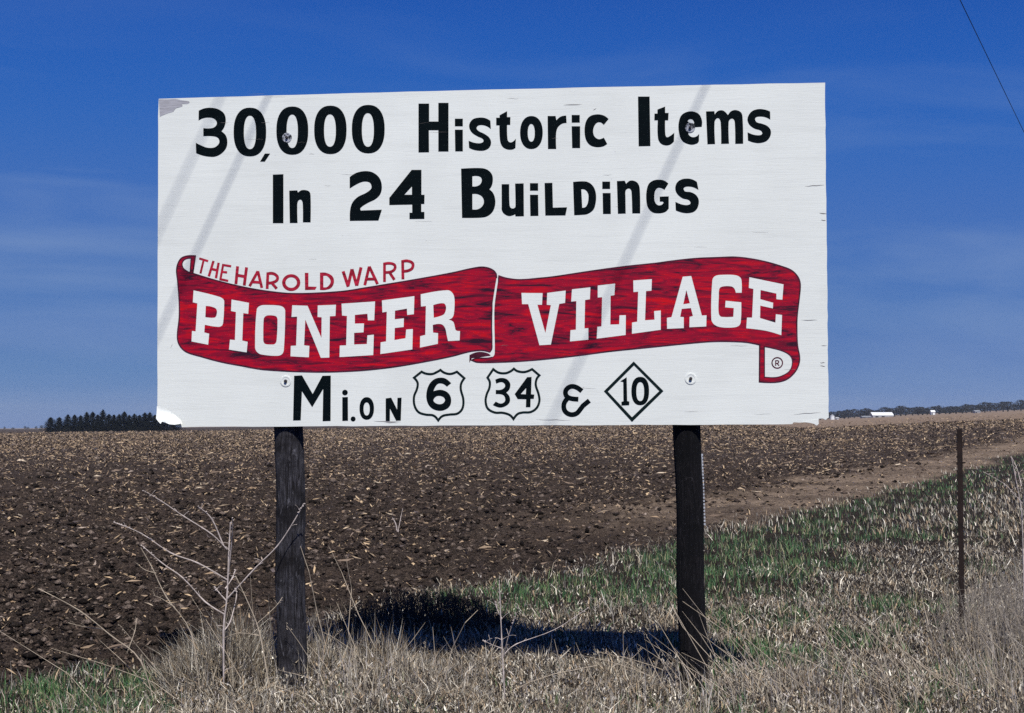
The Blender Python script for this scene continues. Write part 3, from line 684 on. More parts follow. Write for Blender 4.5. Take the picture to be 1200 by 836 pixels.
# ------------------------------------------------------------------ crop residue and clods
def scatter_view(n, y0, y1, power=1.0, um=0.46):
    """points thinning out with distance over a fan in front of the road"""
    u_ = rng.random(n); y = (y0 ** (-power) + u_ * (y1 ** (-power) - y0 ** (-power))) ** (-1 / power)
    x = (rng.random(n) * 2 - 1) * (um * y + 1.0); return x, y
def blades(name, x, y, h, w, lean, ldir, tint, mat_, zoff=-0.01, curl=0.5, z=None):
    n = len(x); z = (ground_z(x, y) if z is None else z) + zoff
    fa = rng.random(n) * math.pi; wx, wy = np.cos(fa) * w / 2, np.sin(fa) * w / 2
    lx, ly = np.cos(ldir) * lean, np.sin(ldir) * lean
    V = np.empty((n, 5, 3))
    V[:, 0] = np.stack([x - wx, y - wy, z], 1); V[:, 1] = np.stack([x + wx, y + wy, z], 1)
    mx, my, mz = x + lx * h * curl * .6, y + ly * h * curl * .6, z + h * 0.55 * np.sqrt(np.maximum(0.05, 1 - (lean * .5) ** 2))
    V[:, 2] = np.stack([mx - wx * .8, my - wy * .8, mz], 1); V[:, 3] = np.stack([mx + wx * .8, my + wy * .8, mz], 1)
    V[:, 4] = np.stack([x + lx * h, y + ly * h, z + h * np.sqrt(np.maximum(0.02, 1 - lean ** 2))], 1)
    b0 = (np.arange(n) * 5)[:, None]
    T = np.concatenate([b0 + [0, 1, 3], b0 + [0, 3, 2], b0 + [2, 3, 4]], 0)
    return np_mesh(name, V.reshape(-1, 3), T, mat_, np.repeat(tint, 5, 0))
def pick(cols, n, var=0.18):
    c = np.array(cols)[rng.integers(0, len(cols), n)]; return c * (1 + (rng.random((n, 1)) - .5) * 2 * var)

def scatter_even(n, y0, y1, k, um=0.46):
    """even cover for pieces whose size grows as 1 + y/k"""
    g = np.linspace(y0, y1, 4000); pdf = (g * um + 1.0) / (1 + g / k) ** 2; cdf = np.cumsum(pdf); cdf /= cdf[-1]
    y = np.interp(rng.random(n), cdf, g); return (rng.random(n) * 2 - 1) * (um * y + 1.0), y
def flat_bits(name, n, y0, y1, k_, size, cols, mat_, tilt=0.5, lift=0.012, dmin=0.15, cp=.45):
    x, y = scatter_even(n, y0, y1, k_); d = edge_d(x, y)
    keep = (d > dmin) & (rng.random(n) < 0.22 + 0.78 * sst(.36, .62, .6 * fbm(x, y, 1.4, 55, 3) + .4 * fbm(x, y * .35, .12, 56, 2))) & (rng.random(n) < 0.45 + 0.55 * sst(0.3, 3.5, d)); x, y = x[keep], y[keep]; n = len(x)
    size = size * (1 + y / k_)
    tanf = sst(0, 40, y - 240 - np.clip((0.20 - x / y), 0, 1) * 4000); pth = sst(-0.4, 0.3, edge_d(x, y)) * (1 - sst(2.2, 4.4, edge_d(x, y) + (fbm(x, y, 0.5, 77) - .5) * 3.0)) * sst(21, 33, y)
    keep = rng.random(n) > np.maximum(tanf * .97, pth * .72); x, y, size = x[keep], y[keep], size[keep]; n = len(x)
    crumb = rng.random(n) < cp
    l = size * (0.3 + rng.random(n) ** 2.5 * 1.7) * np.where(crumb, .55, 1.25); w = l * np.where(crumb, .4 + rng.random(n) * .5, 0.05 + rng.random(n) * 0.16)
    a = rng.random(n) * 2 * math.pi; el = (rng.random(n) - .35) * tilt
    dx, dy, dz = np.cos(a) * np.cos(el), np.sin(a) * np.cos(el), np.sin(el)
    px, py = -np.sin(a), np.cos(a); ro = (rng.random(n) - .5) * 1.6; pz = np.sin(ro); px = px * np.cos(ro); py = py * np.cos(ro)
    z = ground_z(x, y) + lift * (1 + y * .02); c = np.stack([x, y, z], 1); d3 = np.stack([dx, dy, dz], 1) * (l / 2)[:, None]; p3 = np.stack([px, py, pz], 1) * (w / 2)[:, None]
    up = np.zeros((n, 3)); up[:, 2] = l * rng.uniform(-.12, .12, n); sk = d3 * rng.uniform(-.6, .6, (n, 1))
    V = np.stack([c - d3, c + p3 + up + sk, c + d3, c - p3 + up * .5 - sk], 1)
    b0 = (np.arange(n) * 4)[:, None]
    T = np.concatenate([b0 + [0, 1, 3], b0 + [1, 2, 3]], 0)
    return np_mesh(name, V.reshape(-1, 3), T, mat_, np.repeat(pick(cols, n, .3), 4, 0))
RC = [(0.024, 0.018, 0.016), (0.085, 0.060, 0.045), (0.44, 0.32, 0.20), (0.14, 0.098, 0.070), (0.20, 0.14, 0.095), (0.28, 0.195, 0.125), (0.36, 0.255, 0.165), (0.48, 0.36, 0.235), (0.15, 0.115, 0.09)]
RD = RC[:5] * 2 + [(0.30, 0.24, 0.20), (0.20, 0.15, 0.12), (0.10, 0.08, 0.08), (0.42, 0.34, 0.25)]
o = flat_bits('crop_residue', 745000, 10.4, 520, 24, 0.042, RC + RD[:3] + RD[-4:-1], M_RESID, 1.25, .010)
tag(o, 'crumbs, leaf bits and crop residue speckling the whole dark field', kind='stuff')
o = flat_bits('broken_corn_stalks', 9000, 10.6, 90, 80, 0.12, [(0.42, .32, .22), (.30, .22, .15), (.22, .16, .12), (.5, .41, .31)], M_RESID, .5, .02, cp=0)
tag(o, 'tan broken corn stalks and husks strewn over the dark field', kind='stuff')
# clods
ico = np.array([(0, 0, 1.), (1, .1, 0), (.1, 1, .15), (-1, 0, .1), (-.1, -1, 0), (.25, -.15, -.8)])
icf = np.array([(0,1,2),(0,2,3),(0,3,4),(0,4,1),(5,2,1),(5,3,2),(5,4,3),(5,1,4)])
x, y = scatter_view(74000, 10.3, 60, 1.5); d = edge_d(x, y); k = (d > 0.1) & (rng.random(len(x)) < 0.25 + .75 * sst(1.5, 4, d)); x, y = x[k], y[k]; n = len(x)
s_ = 0.007 + 0.026 * rng.random(n) ** 2.6 * (1 + y / 22)
V = ico[None] * s_[:, None, None] * (1 + (rng.random((n, 6, 1)) - .5) * 1.0) * np.stack([1 + rng.random(n) * .7, 1 + rng.random(n) * .5, .55 + rng.random(n) * .4], 1)[:, None, :]
V += np.stack([x, y, ground_z(x, y) + s_ * .15], 1)[:, None, :]
T = (icf[None] + (np.arange(n) * 6)[:, None, None]).reshape(-1, 3)
o = np_mesh('soil_clods', V.reshape(-1, 3), T, M_CLOD, np.repeat(pick([(0.030, 0.024, 0.021), (0.052, 0.040, 0.034), (0.095, 0.072, 0.060), (0.014, 0.011, 0.010), (0.17, 0.135, 0.115)], n), 6, 0))
tag(o, 'loose dark clods of ploughed soil in the field', kind='stuff')

# ------------------------------------------------------------------ verge grass
DRY = [(0.50, 0.435, 0.335), (0.30, 0.25, 0.185), (0.11, 0.088, 0.066), (0.055, 0.044, 0.034), (0.20, 0.165, 0.125), (0.80, 0.74, 0.63), (0.30, 0.28, 0.245), (0.40, 0.295, 0.19), (0.04, 0.035, 0.030)]
GRN = [(0.042, 0.115, 0.042), (0.065, 0.155, 0.055), (0.022, 0.062, 0.028), (0.14, 0.22, 0.085), (0.055, 0.12, 0.06), (0.24, 0.24, 0.13)]
def green_mask(x, y):
    d = -edge_d(x, y)
    band = sst(-.1, .5, d) * (1 - sst(2.0, 3.4, d + (fbm(x, y, .7, 62) - .5) * 3)) * sst(13, 17, y)
    patch = sst(.555, .63, fbm(x, y, .95, 61, 4, .65)) * sst(0, .6, d)
    patch = patch * (1 - .85 * (1 - sst(11.3, 12.2, y)) * sst(-2.9, -2.4, x) * (1 - sst(1.0, 1.6, x)))
    left = (1 - sst(-2.9, -2.2, x)) * (1 - sst(11.2, 11.9, y))
    patch = patch * (1 - .8 * sst(2.6, 4.0, x - (y - 10) * .33)); band = band * (1 - .5 * sst(5.2, 7, x - (y - 10) * .33))
    return np.clip(np.maximum(np.maximum(band, patch * .75), left), 0, 1)
def tall_mask(x, y):
    m = np.exp(-(((x + 1.85) / .62) ** 4 + ((y - 10.9) / .55) ** 2)) * 1.0
    m = np.maximum(m, .55 * np.exp(-(((x + 1.0) / .5) ** 2 + ((y - 10.4) / .5) ** 2)))
    m = np.maximum(m, sst(2.6, 4.2, x - (y - 10) * .33) * (1 - sst(15, 20, y)) * .9)
    m = np.maximum(m, .35 * np.exp(-(((x - 1.9) / .9) ** 2 + ((y - 9.9) / .7) ** 2)))
    return m
def verge_pts(n, y0, y1, power, um=.46):
    x, y = scatter_view(n, y0, y1, power, um); d = edge_d(x, y)
    k = rng.random(n) < np.where(d < 0, 1, np.clip(1 - d / .9, 0, 1) ** 2 * .5)
    return x[k], y[k]
# near dead grass mat
x, y = verge_pts(330000, 8.6, 26, 1.6)
n = len(x); g = green_mask(x, y); k = rng.random(n) > g * .8; x, y = x[k], y[k]; n = len(x); tm = tall_mask(x, y)
h = (0.035 + 0.12 * rng.random(n) ** 1.6) * (1 + tm * 1.5) * (0.45 + 1.25 * sst(.3, .75, fbm(x, y, 2.1, 71, 3)))
lean = 0.35 + rng.random(n) ** .7 * .64; ld = rng.random(n) * 6.283
blades('dead_grass', x, y, h, (0.003 + .009 * rng.random(n) ** 2) * (1 + (y - 9) * .03), lean, ld, pick(DRY, n, .3), M_BLADE, curl=rng.uniform(-.4, 1.6, n))
tag(bpy.data.objects['dead_grass'], 'matted grey tan dead grass covering the roadside verge', kind='stuff'); print('dead', n)
# far dead grass
x, y = verge_pts(90000, 24, 130, 1.0, .46); n = len(x); g = green_mask(x, y); k = rng.random(n) > g * .8; x, y = x[k], y[k]; n = len(x)
o = blades('dead_grass', x, y, (0.06 + 0.13 * rng.random(n)), (0.006 + .008 * rng.random(n)) * (1 + y / 60), .2 + rng.random(n) * .6, rng.normal(2.6, 1.3, n), pick(DRY, n), M_BLADE)
tag(o, 'pale dead grass on the far end of the verge', kind='stuff')
# green grass
x, y = verge_pts(240000, 8.8, 40, 1.1); n = len(x); g = green_mask(x, y); k = rng.random(n) < g * (.12 + .88 * sst(.38, .58, fbm(x, y, 3.2, 81))); x, y = x[k], y[k]; n = len(x)
h = 0.06 + 0.11 * rng.random(n); 
o = blades('green_grass', x, y, h, 0.0045 + .004 * rng.random(n) * (1 + y / 20), .1 + rng.random(n) * .6, rng.random(n) * 6.28, pick(GRN, n), M_GREEN)
tag(o, 'fresh green spring grass in patches along the field edge', kind='stuff'); print('green', n)
x, y = verge_pts(60000, 38, 160, 1.0); n = len(x); g = green_mask(x, y); k = rng.random(n) < g * .45; x, y = x[k], y[k]; n = len(x)
o = blades('green_grass', x, y, .08 + .08 * rng.random(n), .018 + .015 * rng.random(n), .1 + rng.random(n) * .5, rng.random(n) * 6.28, pick(GRN, n), M_GREEN)
tag(o, 'green grass at the far end of the verge', kind='stuff')
# dense clump of dead weeds round the left post foot and towards the brush
def clump(cx, cy, rx, ry, n): 
    a = rng.random(n) * 6.283; r_ = np.sqrt(rng.random(n)); return cx + np.cos(a) * r_ * rx, cy + np.sin(a) * r_ * ry, r_
cl = [clump(-2.05, 11.0, .62, .5, 15000), clump(-1.15, 10.9, .55, .5, 5200), clump(-2.30, 11.2, .36, .35, 5600), clump(0.2, 11.0, 1.2, .45, 3200)]
x = np.concatenate([c_[0] for c_ in cl]); y = np.concatenate([c_[1] for c_ in cl]); rr3 = np.concatenate([c_[2] for c_ in cl])
hm = np.concatenate([np.full(15000, .50), np.full(5200, .42), np.full(5600, .40), np.full(3200, .16)]); n = len(x)
h = hm * (.25 + .75 * rng.random(n)) * (1 - .5 * rr3 ** 2) * (.30 + 1.35 * sst(.25, .75, fbm(x, y, 3.4, 88)))
o = blades('dead_weed_clump', x, y, h, .003 + .007 * rng.random(n) ** 2, .05 + rng.random(n) * .8, rng.random(n) * 6.283, pick(DRY, n, .3), M_BLADE, curl=rng.uniform(-.3, 1.5, n))
tag(o, 'thick grey dead weeds round the left post foot', kind='stuff')
def leaf_bits(n, y0, y1, hmax):
    x, y = verge_pts(n, y0, y1, 1.6); n = len(x); g = green_mask(x, y); k = rng.random(n) > g * .8; x, y = x[k], y[k]; n = len(x); tm = tall_mask(x, y)
    z = ground_z(x, y) + rng.random(n) ** 1.5 * (hmax + .30 * tm)
    return x, y, z
x, y, z = leaf_bits(120000, 8.7, 22, .10); n = len(x)
o = blades('dry_leaf_litter', x, y, .015 + .035 * rng.random(n), .004 + .010 * rng.random(n), .2 + .79 * rng.random(n), rng.random(n) * 6.283, pick(DRY + [(.50, .45, .42), (.30, .24, .19)], n, .3), M_BLADE, curl=rng.uniform(-1, 2, n), z=z)
tag(o, 'curled bits of dead leaf caught in the verge grass', kind='stuff'); print('litter', n)
# tall dry stems
x, y = verge_pts(90000, 9.0, 24, 1.5); n = len(x); tm = tall_mask(x, y); k = rng.random(n) < .03 + tm * .6; x, y = x[k], y[k]; n = len(x); tm = tall_mask(x, y)
h = (0.18 + .42 * rng.random(n) ** 1.3) * (.55 + tm * .75)
o = blades('tall_dry_grass', x, y, h, .003 + .003 * rng.random(n), .05 + rng.random(n) ** 1.5 * .6, rng.normal(2.4, 1.2, n), pick(DRY[:3] + [(0.46, .42, .38), (0.30, .27, .26)], n), M_BLADE)
tag(o, 'tall thin dry grass stems standing over the verge', kind='stuff'); print('stems', n)

# ------------------------------------------------------------------ individual dead weeds
def weed_from_px(name, label, Y, strokes, mat_, r0=0.006, group=None, seeds=False):
    x0, y0 = strokes[0][0][:2]; b0 = at_depth(x0, y0, Y); bz = float(ground_z(b0.x, Y))
    root = empty(name, (b0.x, Y, bz)); tag(root, label, 'weed', group)
    for si, st_ in enumerate(strokes):
        pts = []; dy = 0.0
        dep = random.uniform(-.25, .25) if si else 0
        for i, p in enumerate(st_):
            f_ = i / max(1, len(st_) - 1); q = at_depth(p[0], p[1], Y + dep * f_); pts.append(q)
        if si == 0: pts[0].z = bz - 0.03
        # smooth path
        sm = []
        for i in range(len(pts) - 1):
            p0 = pts[max(i - 1, 0)]; p3 = pts[min(i + 2, len(pts) - 1)]
            for k in range(4):
                u = k / 4; a1, a2 = pts[i], pts[i + 1]; t1 = (a2 - p0) * .5; t2 = (p3 - a1) * .5
                sm.append(a1 * (2*u**3 - 3*u**2 + 1) + t1 * (u**3 - 2*u**2 + u) + a2 * (-2*u**3 + 3*u**2) + t2 * (u**3 - u**2))
        sm.append(pts[-1]); ra = r0 if si == 0 else r0 * .62
        rad = [ra * (1 - .55 * i / len(sm)) * (1.35 if i % 4 == 0 else 1) for i in range(len(sm))]
        mb_ = MB(); mb_.tube(sm, rad, 5, True, .12); mb_.build('stem' if si == 0 else 'branch', mat_, root)
        if len(sm) > 6:
            for q in range(4 if si else 6):
                j = random.randint(2, len(sm) - 2); a0 = sm[j]; dd = Vector((random.uniform(-1, 1), random.uniform(-.5, .5), random.uniform(-.1, 1))).normalized() * random.uniform(.02, .07)
                mt2 = MB(); mt2.tube([a0, a0 + dd * .6 + Vector((0, 0, .004)), a0 + dd], [rad[j] * .45, rad[j] * .35, rad[j] * .5], 4, True, .3); mt2.build('twig', mat_, root)
        if seeds and si:
            ms = MB(); e = sm[-1]
            for q in range(5):
                c = e.lerp(sm[-2], q * .8) + Vector((random.uniform(-.008, .008), random.uniform(-.008, .008), random.uniform(-.006, .006)))
                ms.tube([c - Vector((0.004, 0, 0.003)), c, c + Vector((0.004, 0, 0.004))], [.002, .0055, .002], 5, True, .2)
            tag(ms.build('seed_head', mat_, root), kind='stuff')
    return root
weed_from_px('dead_weed', 'largest bare branching pale weed, left of the left post', 10.35, [
 [(263, 775), (262, 740), (266, 700), (268, 650), (270, 612)],
 [(267, 680), (232, 660), (200, 648), (165, 625), (133, 612)],
 [(266, 644), (248, 626), (215, 605), (190, 588), (168, 575)],
 [(266, 702), (300, 665), (325, 640), (345, 610), (356, 590)],
 [(268, 670), (271, 640), (272, 625), (272, 608)],
 [(264, 690), (272, 678), (276, 668)],
 [(262, 640), (248, 608), (232, 594)],
 [(266, 705), (257, 695), (252, 688)],
 [(263, 720), (240, 705), (215, 678), (190, 660), (167, 640)],
 [(262, 740), (270, 728), (277, 700), (276, 690)]], M_DRYSTEM, .0075, seeds=True)
weed_from_px('dead_weed', 'long thin weed arching over the dark soil at the far left', 10.2, [
 [(184, 800), (165, 775), (130, 745), (92, 715), (45, 690)],
 [(120, 737), (100, 735), (80, 730)], [(150, 762), (158, 740), (160, 725)]], M_DRYSTEM2, .0042)
weed_from_px('dead_weed', 'slender weed leaning left between the dark hollow and the pale weed', 10.3, [
 [(236, 800), (225, 745), (195, 700), (178, 665), (165, 642)], [(205, 712), (190, 702), (180, 698)], [(183, 672), (170, 668), (160, 660)]], M_DRYSTEM2, .0040)
weed_from_px('dead_weed', 'short forked pale weed in front of the dark shadow', 9.75, [
 [(592, 830), (590, 790), (588, 750), (586, 705), (585, 680)],
 [(590, 770), (596, 745), (605, 720)], [(588, 760), (575, 755), (566, 750)], [(590, 768), (605, 755), (650, 738), (690, 712)], [(588, 725), (583, 715), (580, 705)]], M_DRYSTEM, .0052, seeds=True)
weed_from_px('dead_weed', 'thin bare weed at the right edge behind the fence post', 11.5, [
 [(1200, 700), (1199, 650), (1197, 600), (1190, 560), (1185, 535)],
 [(1198, 590), (1180, 570), (1165, 560), (1152, 553)], [(1197, 570), (1192, 550), (1185, 535)], [(1198, 610), (1200, 580), (1203, 560)]], M_DRYSTEM, .0055)
weed_from_px('dead_weed', 'small forked pale stalk standing out in the ploughed soil', 23.4, [
 [(466, 626), (464, 615), (460, 607)], [(466, 626), (469, 610), (472, 596)]], M_DRYSTEM, .011)
weed_from_px('dead_weed', 'pale V shaped stalk lying by the left side of the left post', 10.3, [
 [(318, 800), (305, 745), (290, 705), (276, 675)], [(300, 732), (322, 712), (331, 700)], [(304, 745), (280, 742), (262, 748)]], M_DRYSTEM2, .0045)
# long stems leaning across the right post foot
lean_stems = [((905, 836), (870, 790), (835, 735), (800, 690)), ((880, 836), (850, 790), (800, 735), (786, 708)), ((935, 836), (900, 790), (850, 740), (800, 705)), ((860, 836), (840, 812), (815, 785), (790, 760)),
              ((850, 840), (820, 800), (790, 765), (760, 742)), ((970, 836), (935, 800), (870, 745), (830, 720)), ((800, 840), (775, 800), (760, 770), (755, 745)), ((1000, 800), (965, 740), (935, 700), (905, 665)),
              ((1040, 836), (990, 780), (960, 740), (950, 690)), ((700, 780), (650, 790), (620, 800), (595, 812)), ((440, 760), (420, 720), (400, 670), (385, 640)), ((385, 770), (372, 720), (362, 670), (352, 640)),
              ((415, 780), (408, 740), (412, 690), (405, 652)), ((120, 836), (80, 790), (40, 765), (0, 740)), ((230, 836), (180, 800), (120, 778), (60, 760)), ((520, 800), (530, 760), (545, 730), (560, 715)),
              ((1085, 836), (1070, 790), (1050, 740), (1045, 700)), ((1150, 836), (1140, 780), (1135, 730), (1140, 690)), ((1180, 836), (1165, 780), (1160, 700), (1165, 650)), ((1110, 800), (1090, 740), (1080, 700), (1065, 660))]
ms = MB()
for s_ in lean_stems:
    Yq = random.uniform(9.5, 9.95) if s_[0][0] > 450 else 10.2; p = [at_depth(a[0], a[1], Yq + .12 * i * random.uniform(-.3, .6)) for i, a in enumerate(s_)]
    ms.tube(p, [.0032, .0028, .0022, .0014], 4, True, .1)
for q in range(150):
    if q < 95: bx, by, an = random.uniform(1.2, 4.2), random.uniform(9.35, 10.7), random.gauss(2.75, .35)
    elif q < 120: bx, by, an = random.uniform(-2.6, -1.0), random.uniform(10.2, 11.2), random.uniform(0, 6.28)
    else: bx, by, an = random.uniform(-1.5, 1.2), random.uniform(9.6, 10.6), random.uniform(0, 6.28)
    ln_ = random.uniform(.35, .95) * (1 if q < 120 else .6); el = math.radians(random.uniform(28, 75)); z0 = float(ground_z(bx, by)) - .02; bend = random.uniform(-.25, .12)
    pp = []
    for k in range(5):
        f_ = k / 4; e2 = el + bend * f_; pp.append(Vector((bx + math.cos(an) * math.cos(e2) * ln_ * f_, by + math.sin(an) * math.cos(e2) * ln_ * f_ * .4, z0 + math.sin(e2) * ln_ * f_)))
    ms.tube(pp, [.0034, .0030, .0025, .002, .001], 4, True, .1)
    if q % 3 == 0:
        for k in range(4):
            c = pp[-1].lerp(pp[-2], k * .12) + Vector((random.uniform(-.012, .012), 0, random.uniform(-.008, .008))); ms.tube([c, c + Vector((-.008, 0, .010))], [.003, .001], 4, True)
o = ms.build('leaning_grass_stems', M_DRYSTEM2); tag(o, 'long single dry stems leaning left across the verge and post feet', kind='stuff')
# brush growing in the board's shade
def brush(cx, cy, rx, ry, hgt, n, label, bm=None):
    bz = float(base_z(cx, cy)); root = empty('dry_brush', (cx, cy, bz)); tag(root, label, 'brush')
    m_ = MB()
    for i in range(n):
        a = random.uniform(0, 6.28); r_ = math.sqrt(random.random()); bx, by = cx + math.cos(a) * r_ * rx, cy + math.sin(a) * r_ * ry
        z0 = float(ground_z(bx, by)) - .03; hh = hgt * (1 - .5 * r_ * r_) * random.uniform(.55, 1.05); la = random.uniform(0, 6.28); ll = random.uniform(.05, .45) * hh
        p = [Vector((bx, by, z0)), Vector((bx + math.cos(la) * ll * .35, by + math.sin(la) * ll * .35, z0 + hh * .5)), Vector((bx + math.cos(la) * ll, by + math.sin(la) * ll, z0 + hh))]
        m_.tube(p, [.0035, .0025, .001], 3, False)
        for q in range(4):
            f_ = random.uniform(.35, .95); s0 = p[1].lerp(p[2], f_) if f_ > .5 else p[0].lerp(p[1], f_ * 2); e_ = s0 + Vector((random.uniform(-.09, .09), random.uniform(-.09, .09), random.uniform(.0, .09)))
            m_.tube([s0, e_], [.0018, .0008], 3, False)
    m_.build('twigs', bm or M_BRUSH, root)
    return root
brush(-0.80, 12.7, .80, .42, .27, 700, 'tangled dark brush in the billboard shadow between the posts')
brush(4.4, 11.6, .95, 1.4, .78, 480, 'grey twiggy brush at the lower right around the fence post foot', M_BRUSH2)

# ------------------------------------------------------------------ far trees and farm buildings
def foliage_mat(name, lo, hi):
    m, t, b = mat(name); f = noise(t, 1.1, 4, mapping(t, (1, 1, 1))); col(t, b, ramp(t, f, [(.35, lo), (.65, hi)])); b.inputs['Roughness'].default_value = .9; b.inputs['Specular IOR Level'].default_value = .1; return m
M_CED = foliage_mat('dark_cedar_foliage', (0.003, 0.006, 0.006), (0.009, 0.015, 0.012))
M_BARETREE = foliage_mat('bare_twig_crown', (0.020, 0.022, 0.030), (0.045, 0.045, 0.055))
M_TRUNK = simple('tree_bark', (0.05, 0.04, 0.035), .9, .3, 3)
def conifer(h, r, lobes=1):
    root = empty('cedar_tree', (0, 0, 0)); mt_ = MB(); mt_.tube([(0, 0, -.3), (0, 0, h * .5), (0, 0, h * .93)], [.22, .14, .04], 7); mt_.build('trunk', M_TRUNK, root)
    c = MB()
    for i in range(1100):
        f_ = random.random() ** .8; z = h * (.02 + .96 * f_); rad = r * (1 - f_) ** .62 * (0.75 + .35 * math.sin(z * 5 + i % 7)) ; a = random.uniform(0, 6.28)
        rr = rad * random.uniform(.35, 1.08); p = Vector((math.cos(a) * rr, math.sin(a) * rr, z)); s = random.uniform(.28, .6) * (1.1 - f_ * .6)
        d_ = Vector((math.cos(a), math.sin(a), random.uniform(.1, 1.3))).normalized(); sd = Vector((-math.sin(a), math.cos(a), random.uniform(-.3, .3)))
        c.add([p - d_ * s * .4 - sd * s * .5, p - d_ * s * .4 + sd * s * .5, p + d_ * s * 1.1, p + Vector((0, 0, -s * .3)) + d_ * s * .2], [(0, 1, 2), (0, 3, 2), (3, 1, 2)])
    for i in range(10): 
        s = .35; z = h * .93 + i * h * .009; a = i * 2.1; c.add([(math.cos(a) * s * .4, math.sin(a) * s * .4, z - .2), (math.cos(a + 2) * s * .4, math.sin(a + 2) * s * .4, z - .2), (0, 0, z + .25)], [(0, 1, 2)])
    c.build('crown', M_CED, root); return root
def bare_tree(h, r):
    root = empty('bare_tree', (0, 0, 0)); mt_ = MB(); mt_.tube([(0, 0, -.5), (0, 0, h * .35), (.2, 0, h * .6)], [.45, .32, .18], 6)
    for i in range(7):
        a = i * .9 + random.random(); mt_.tube([(0, 0, h * random.uniform(.2, .4)), (math.cos(a) * r * .35, math.sin(a) * r * .35, h * .55), (math.cos(a) * r * .75, math.sin(a) * r * .75, h * random.uniform(.65, .85))], [.2, .13, .05], 5)
    mt_.build('trunk', M_TRUNK, root); c = MB()
    for i in range(520):
        a = random.uniform(0, 6.28); ph = random.uniform(-.95, 1.0); rr = r * math.sqrt(max(0, 1 - max(0, ph) ** 2)) * random.random() ** .45 * (1 + .25 * math.sin(a * 3))
        p = Vector((math.cos(a) * rr, math.sin(a) * rr, h * .55 + ph * h * .43)); s = random.uniform(.35, 1.0)
        d_ = Vector((random.uniform(-1, 1), random.uniform(-1, 1), random.uniform(.1, 1.4))).normalized(); sd = d_.cross(Vector((random.uniform(-1, 1), random.uniform(-1, 1), .2))).normalized()
        c.add([p - sd * s * .35, p + sd * s * .35, p + d_ * s * 1.3], [(0, 1, 2)])
    c.build('crown', M_BARETREE, root); return root
def put(root, px, Y, sc=1.0, sz=None, dz=0):
    x_ = (px - 600) / FPX * Y * 1.0; root.location = (x_, Y, float(base_z(x_, Y)) - .15 + dz); root.rotation_euler = (0, 0, random.uniform(0, 6.28)); root.scale = (sc, sc, sz or sc); return root
ceds = [conifer(8, 2.6), conifer(7.6, 2.2), conifer(8.4, 2.4)]
usedc = [False] * 3
specs = [(60, 1.0, .72), (70, 1.05, .80), (80, .9, .86), (88, .85, .98), (95, .95, 1.0), (102, .9, .96), (109, .95, 1.04), (115, .85, .92), (121, .9, 1.05), (128, 1.0, .97), (134, .9, 1.0), (140, .85, .95), (146, .95, 1.06), (152, .9, .9), (158, 1.0, .94), (164, .9, .82), (170, .95, .97), (176, 1.0, 1.0), (182, .95, .92), (189, .9, .95), (197, 1.0, .9), (206, .9, .95)]
words = ['leftmost', 'second', 'third', 'fourth', 'fifth', 'sixth', 'seventh', 'eighth', 'ninth', 'tenth', 'eleventh', 'twelfth', 'thirteenth', 'fourteenth', 'fifteenth', 'sixteenth', 'seventeenth', 'eighteenth', 'nineteenth', 'twentieth', 'twenty-first', 'twenty-second']
for i, (px, sc, sz) in enumerate(specs):
    k = i % 3; o = ceds[k] if not usedc[k] else copy_tree(ceds[k]); usedc[k] = True
    put(o, px, 590 + random.uniform(-9, 9), sc * 1.75, sz * random.uniform(.9, 1.1))
    if i == 0: lb = 'leftmost dark cedar of the windbreak, standing at its low end'
    elif i < 18: lb = '%s dark cedar from the left end of the windbreak' % words[i]
    else: lb = '%s dark cedar from the left end, at the billboard edge or behind it' % words[i]
    tag(o, lb, 'tree', 'cedars of the windbreak left of the billboard')
bts = [bare_tree(9, 4.2), bare_tree(8, 4.6), bare_tree(10, 4.0)]
usedb = [False] * 3; k = 0
ref = [(1010, 'left of the long white barn'), (1050, 'behind the long white barn'), (1085, 'between the barn and the white farmhouse'), (1105, 'around the white farmhouse'), (1150, 'right of the white farmhouse'), (1400, 'at the right end of the distant treeline')]
cnt = {}
px = 905.0
while px < 1260:
    Yt = 1250 + random.uniform(-60, 60) ; i = k % 3; o = bts[i] if not usedb[i] else copy_tree(bts[i]); usedb[i] = True
    hh = np.interp(px, [900, 970, 1040, 1090, 1140, 1200], [.85, .9, 1.15, .95, 1.0, 1.25]) * random.uniform(.82, 1.15)
    put(o, px, Yt, random.uniform(1.1, 1.9), hh * .80)
    r_ = [w for lim, w in ref if px < lim][0]; cnt[r_] = cnt.get(r_, 0) + 1
    num = ['first', 'second', 'third', 'fourth', 'fifth', 'sixth', 'seventh', 'eighth', 'ninth', 'tenth', 'eleventh', 'twelfth', 'thirteenth', 'fourteenth', 'fifteenth', 'sixteenth', 'seventeenth', 'eighteenth', 'nineteenth', 'twentieth'][min(cnt[r_] - 1, 19)]
    tag(o, '%s bare grey tree from the left, %s' % (num, r_), 'tree', 'bare trees of the distant treeline'); k += 1
    px += random.uniform(4.5, 8.5)
for i, px in enumerate((6, 16, 30, 33, 43, 49)):
    o = copy_tree(bts[i % 3]); put(o, px, 2300, random.uniform(.5, .8), random.uniform(.35, .6), dz=-.2)
    tag(o, '%s tiny bare tree on the horizon left of the cedars' % words[i], 'tree', 'tiny bare trees on the left horizon')

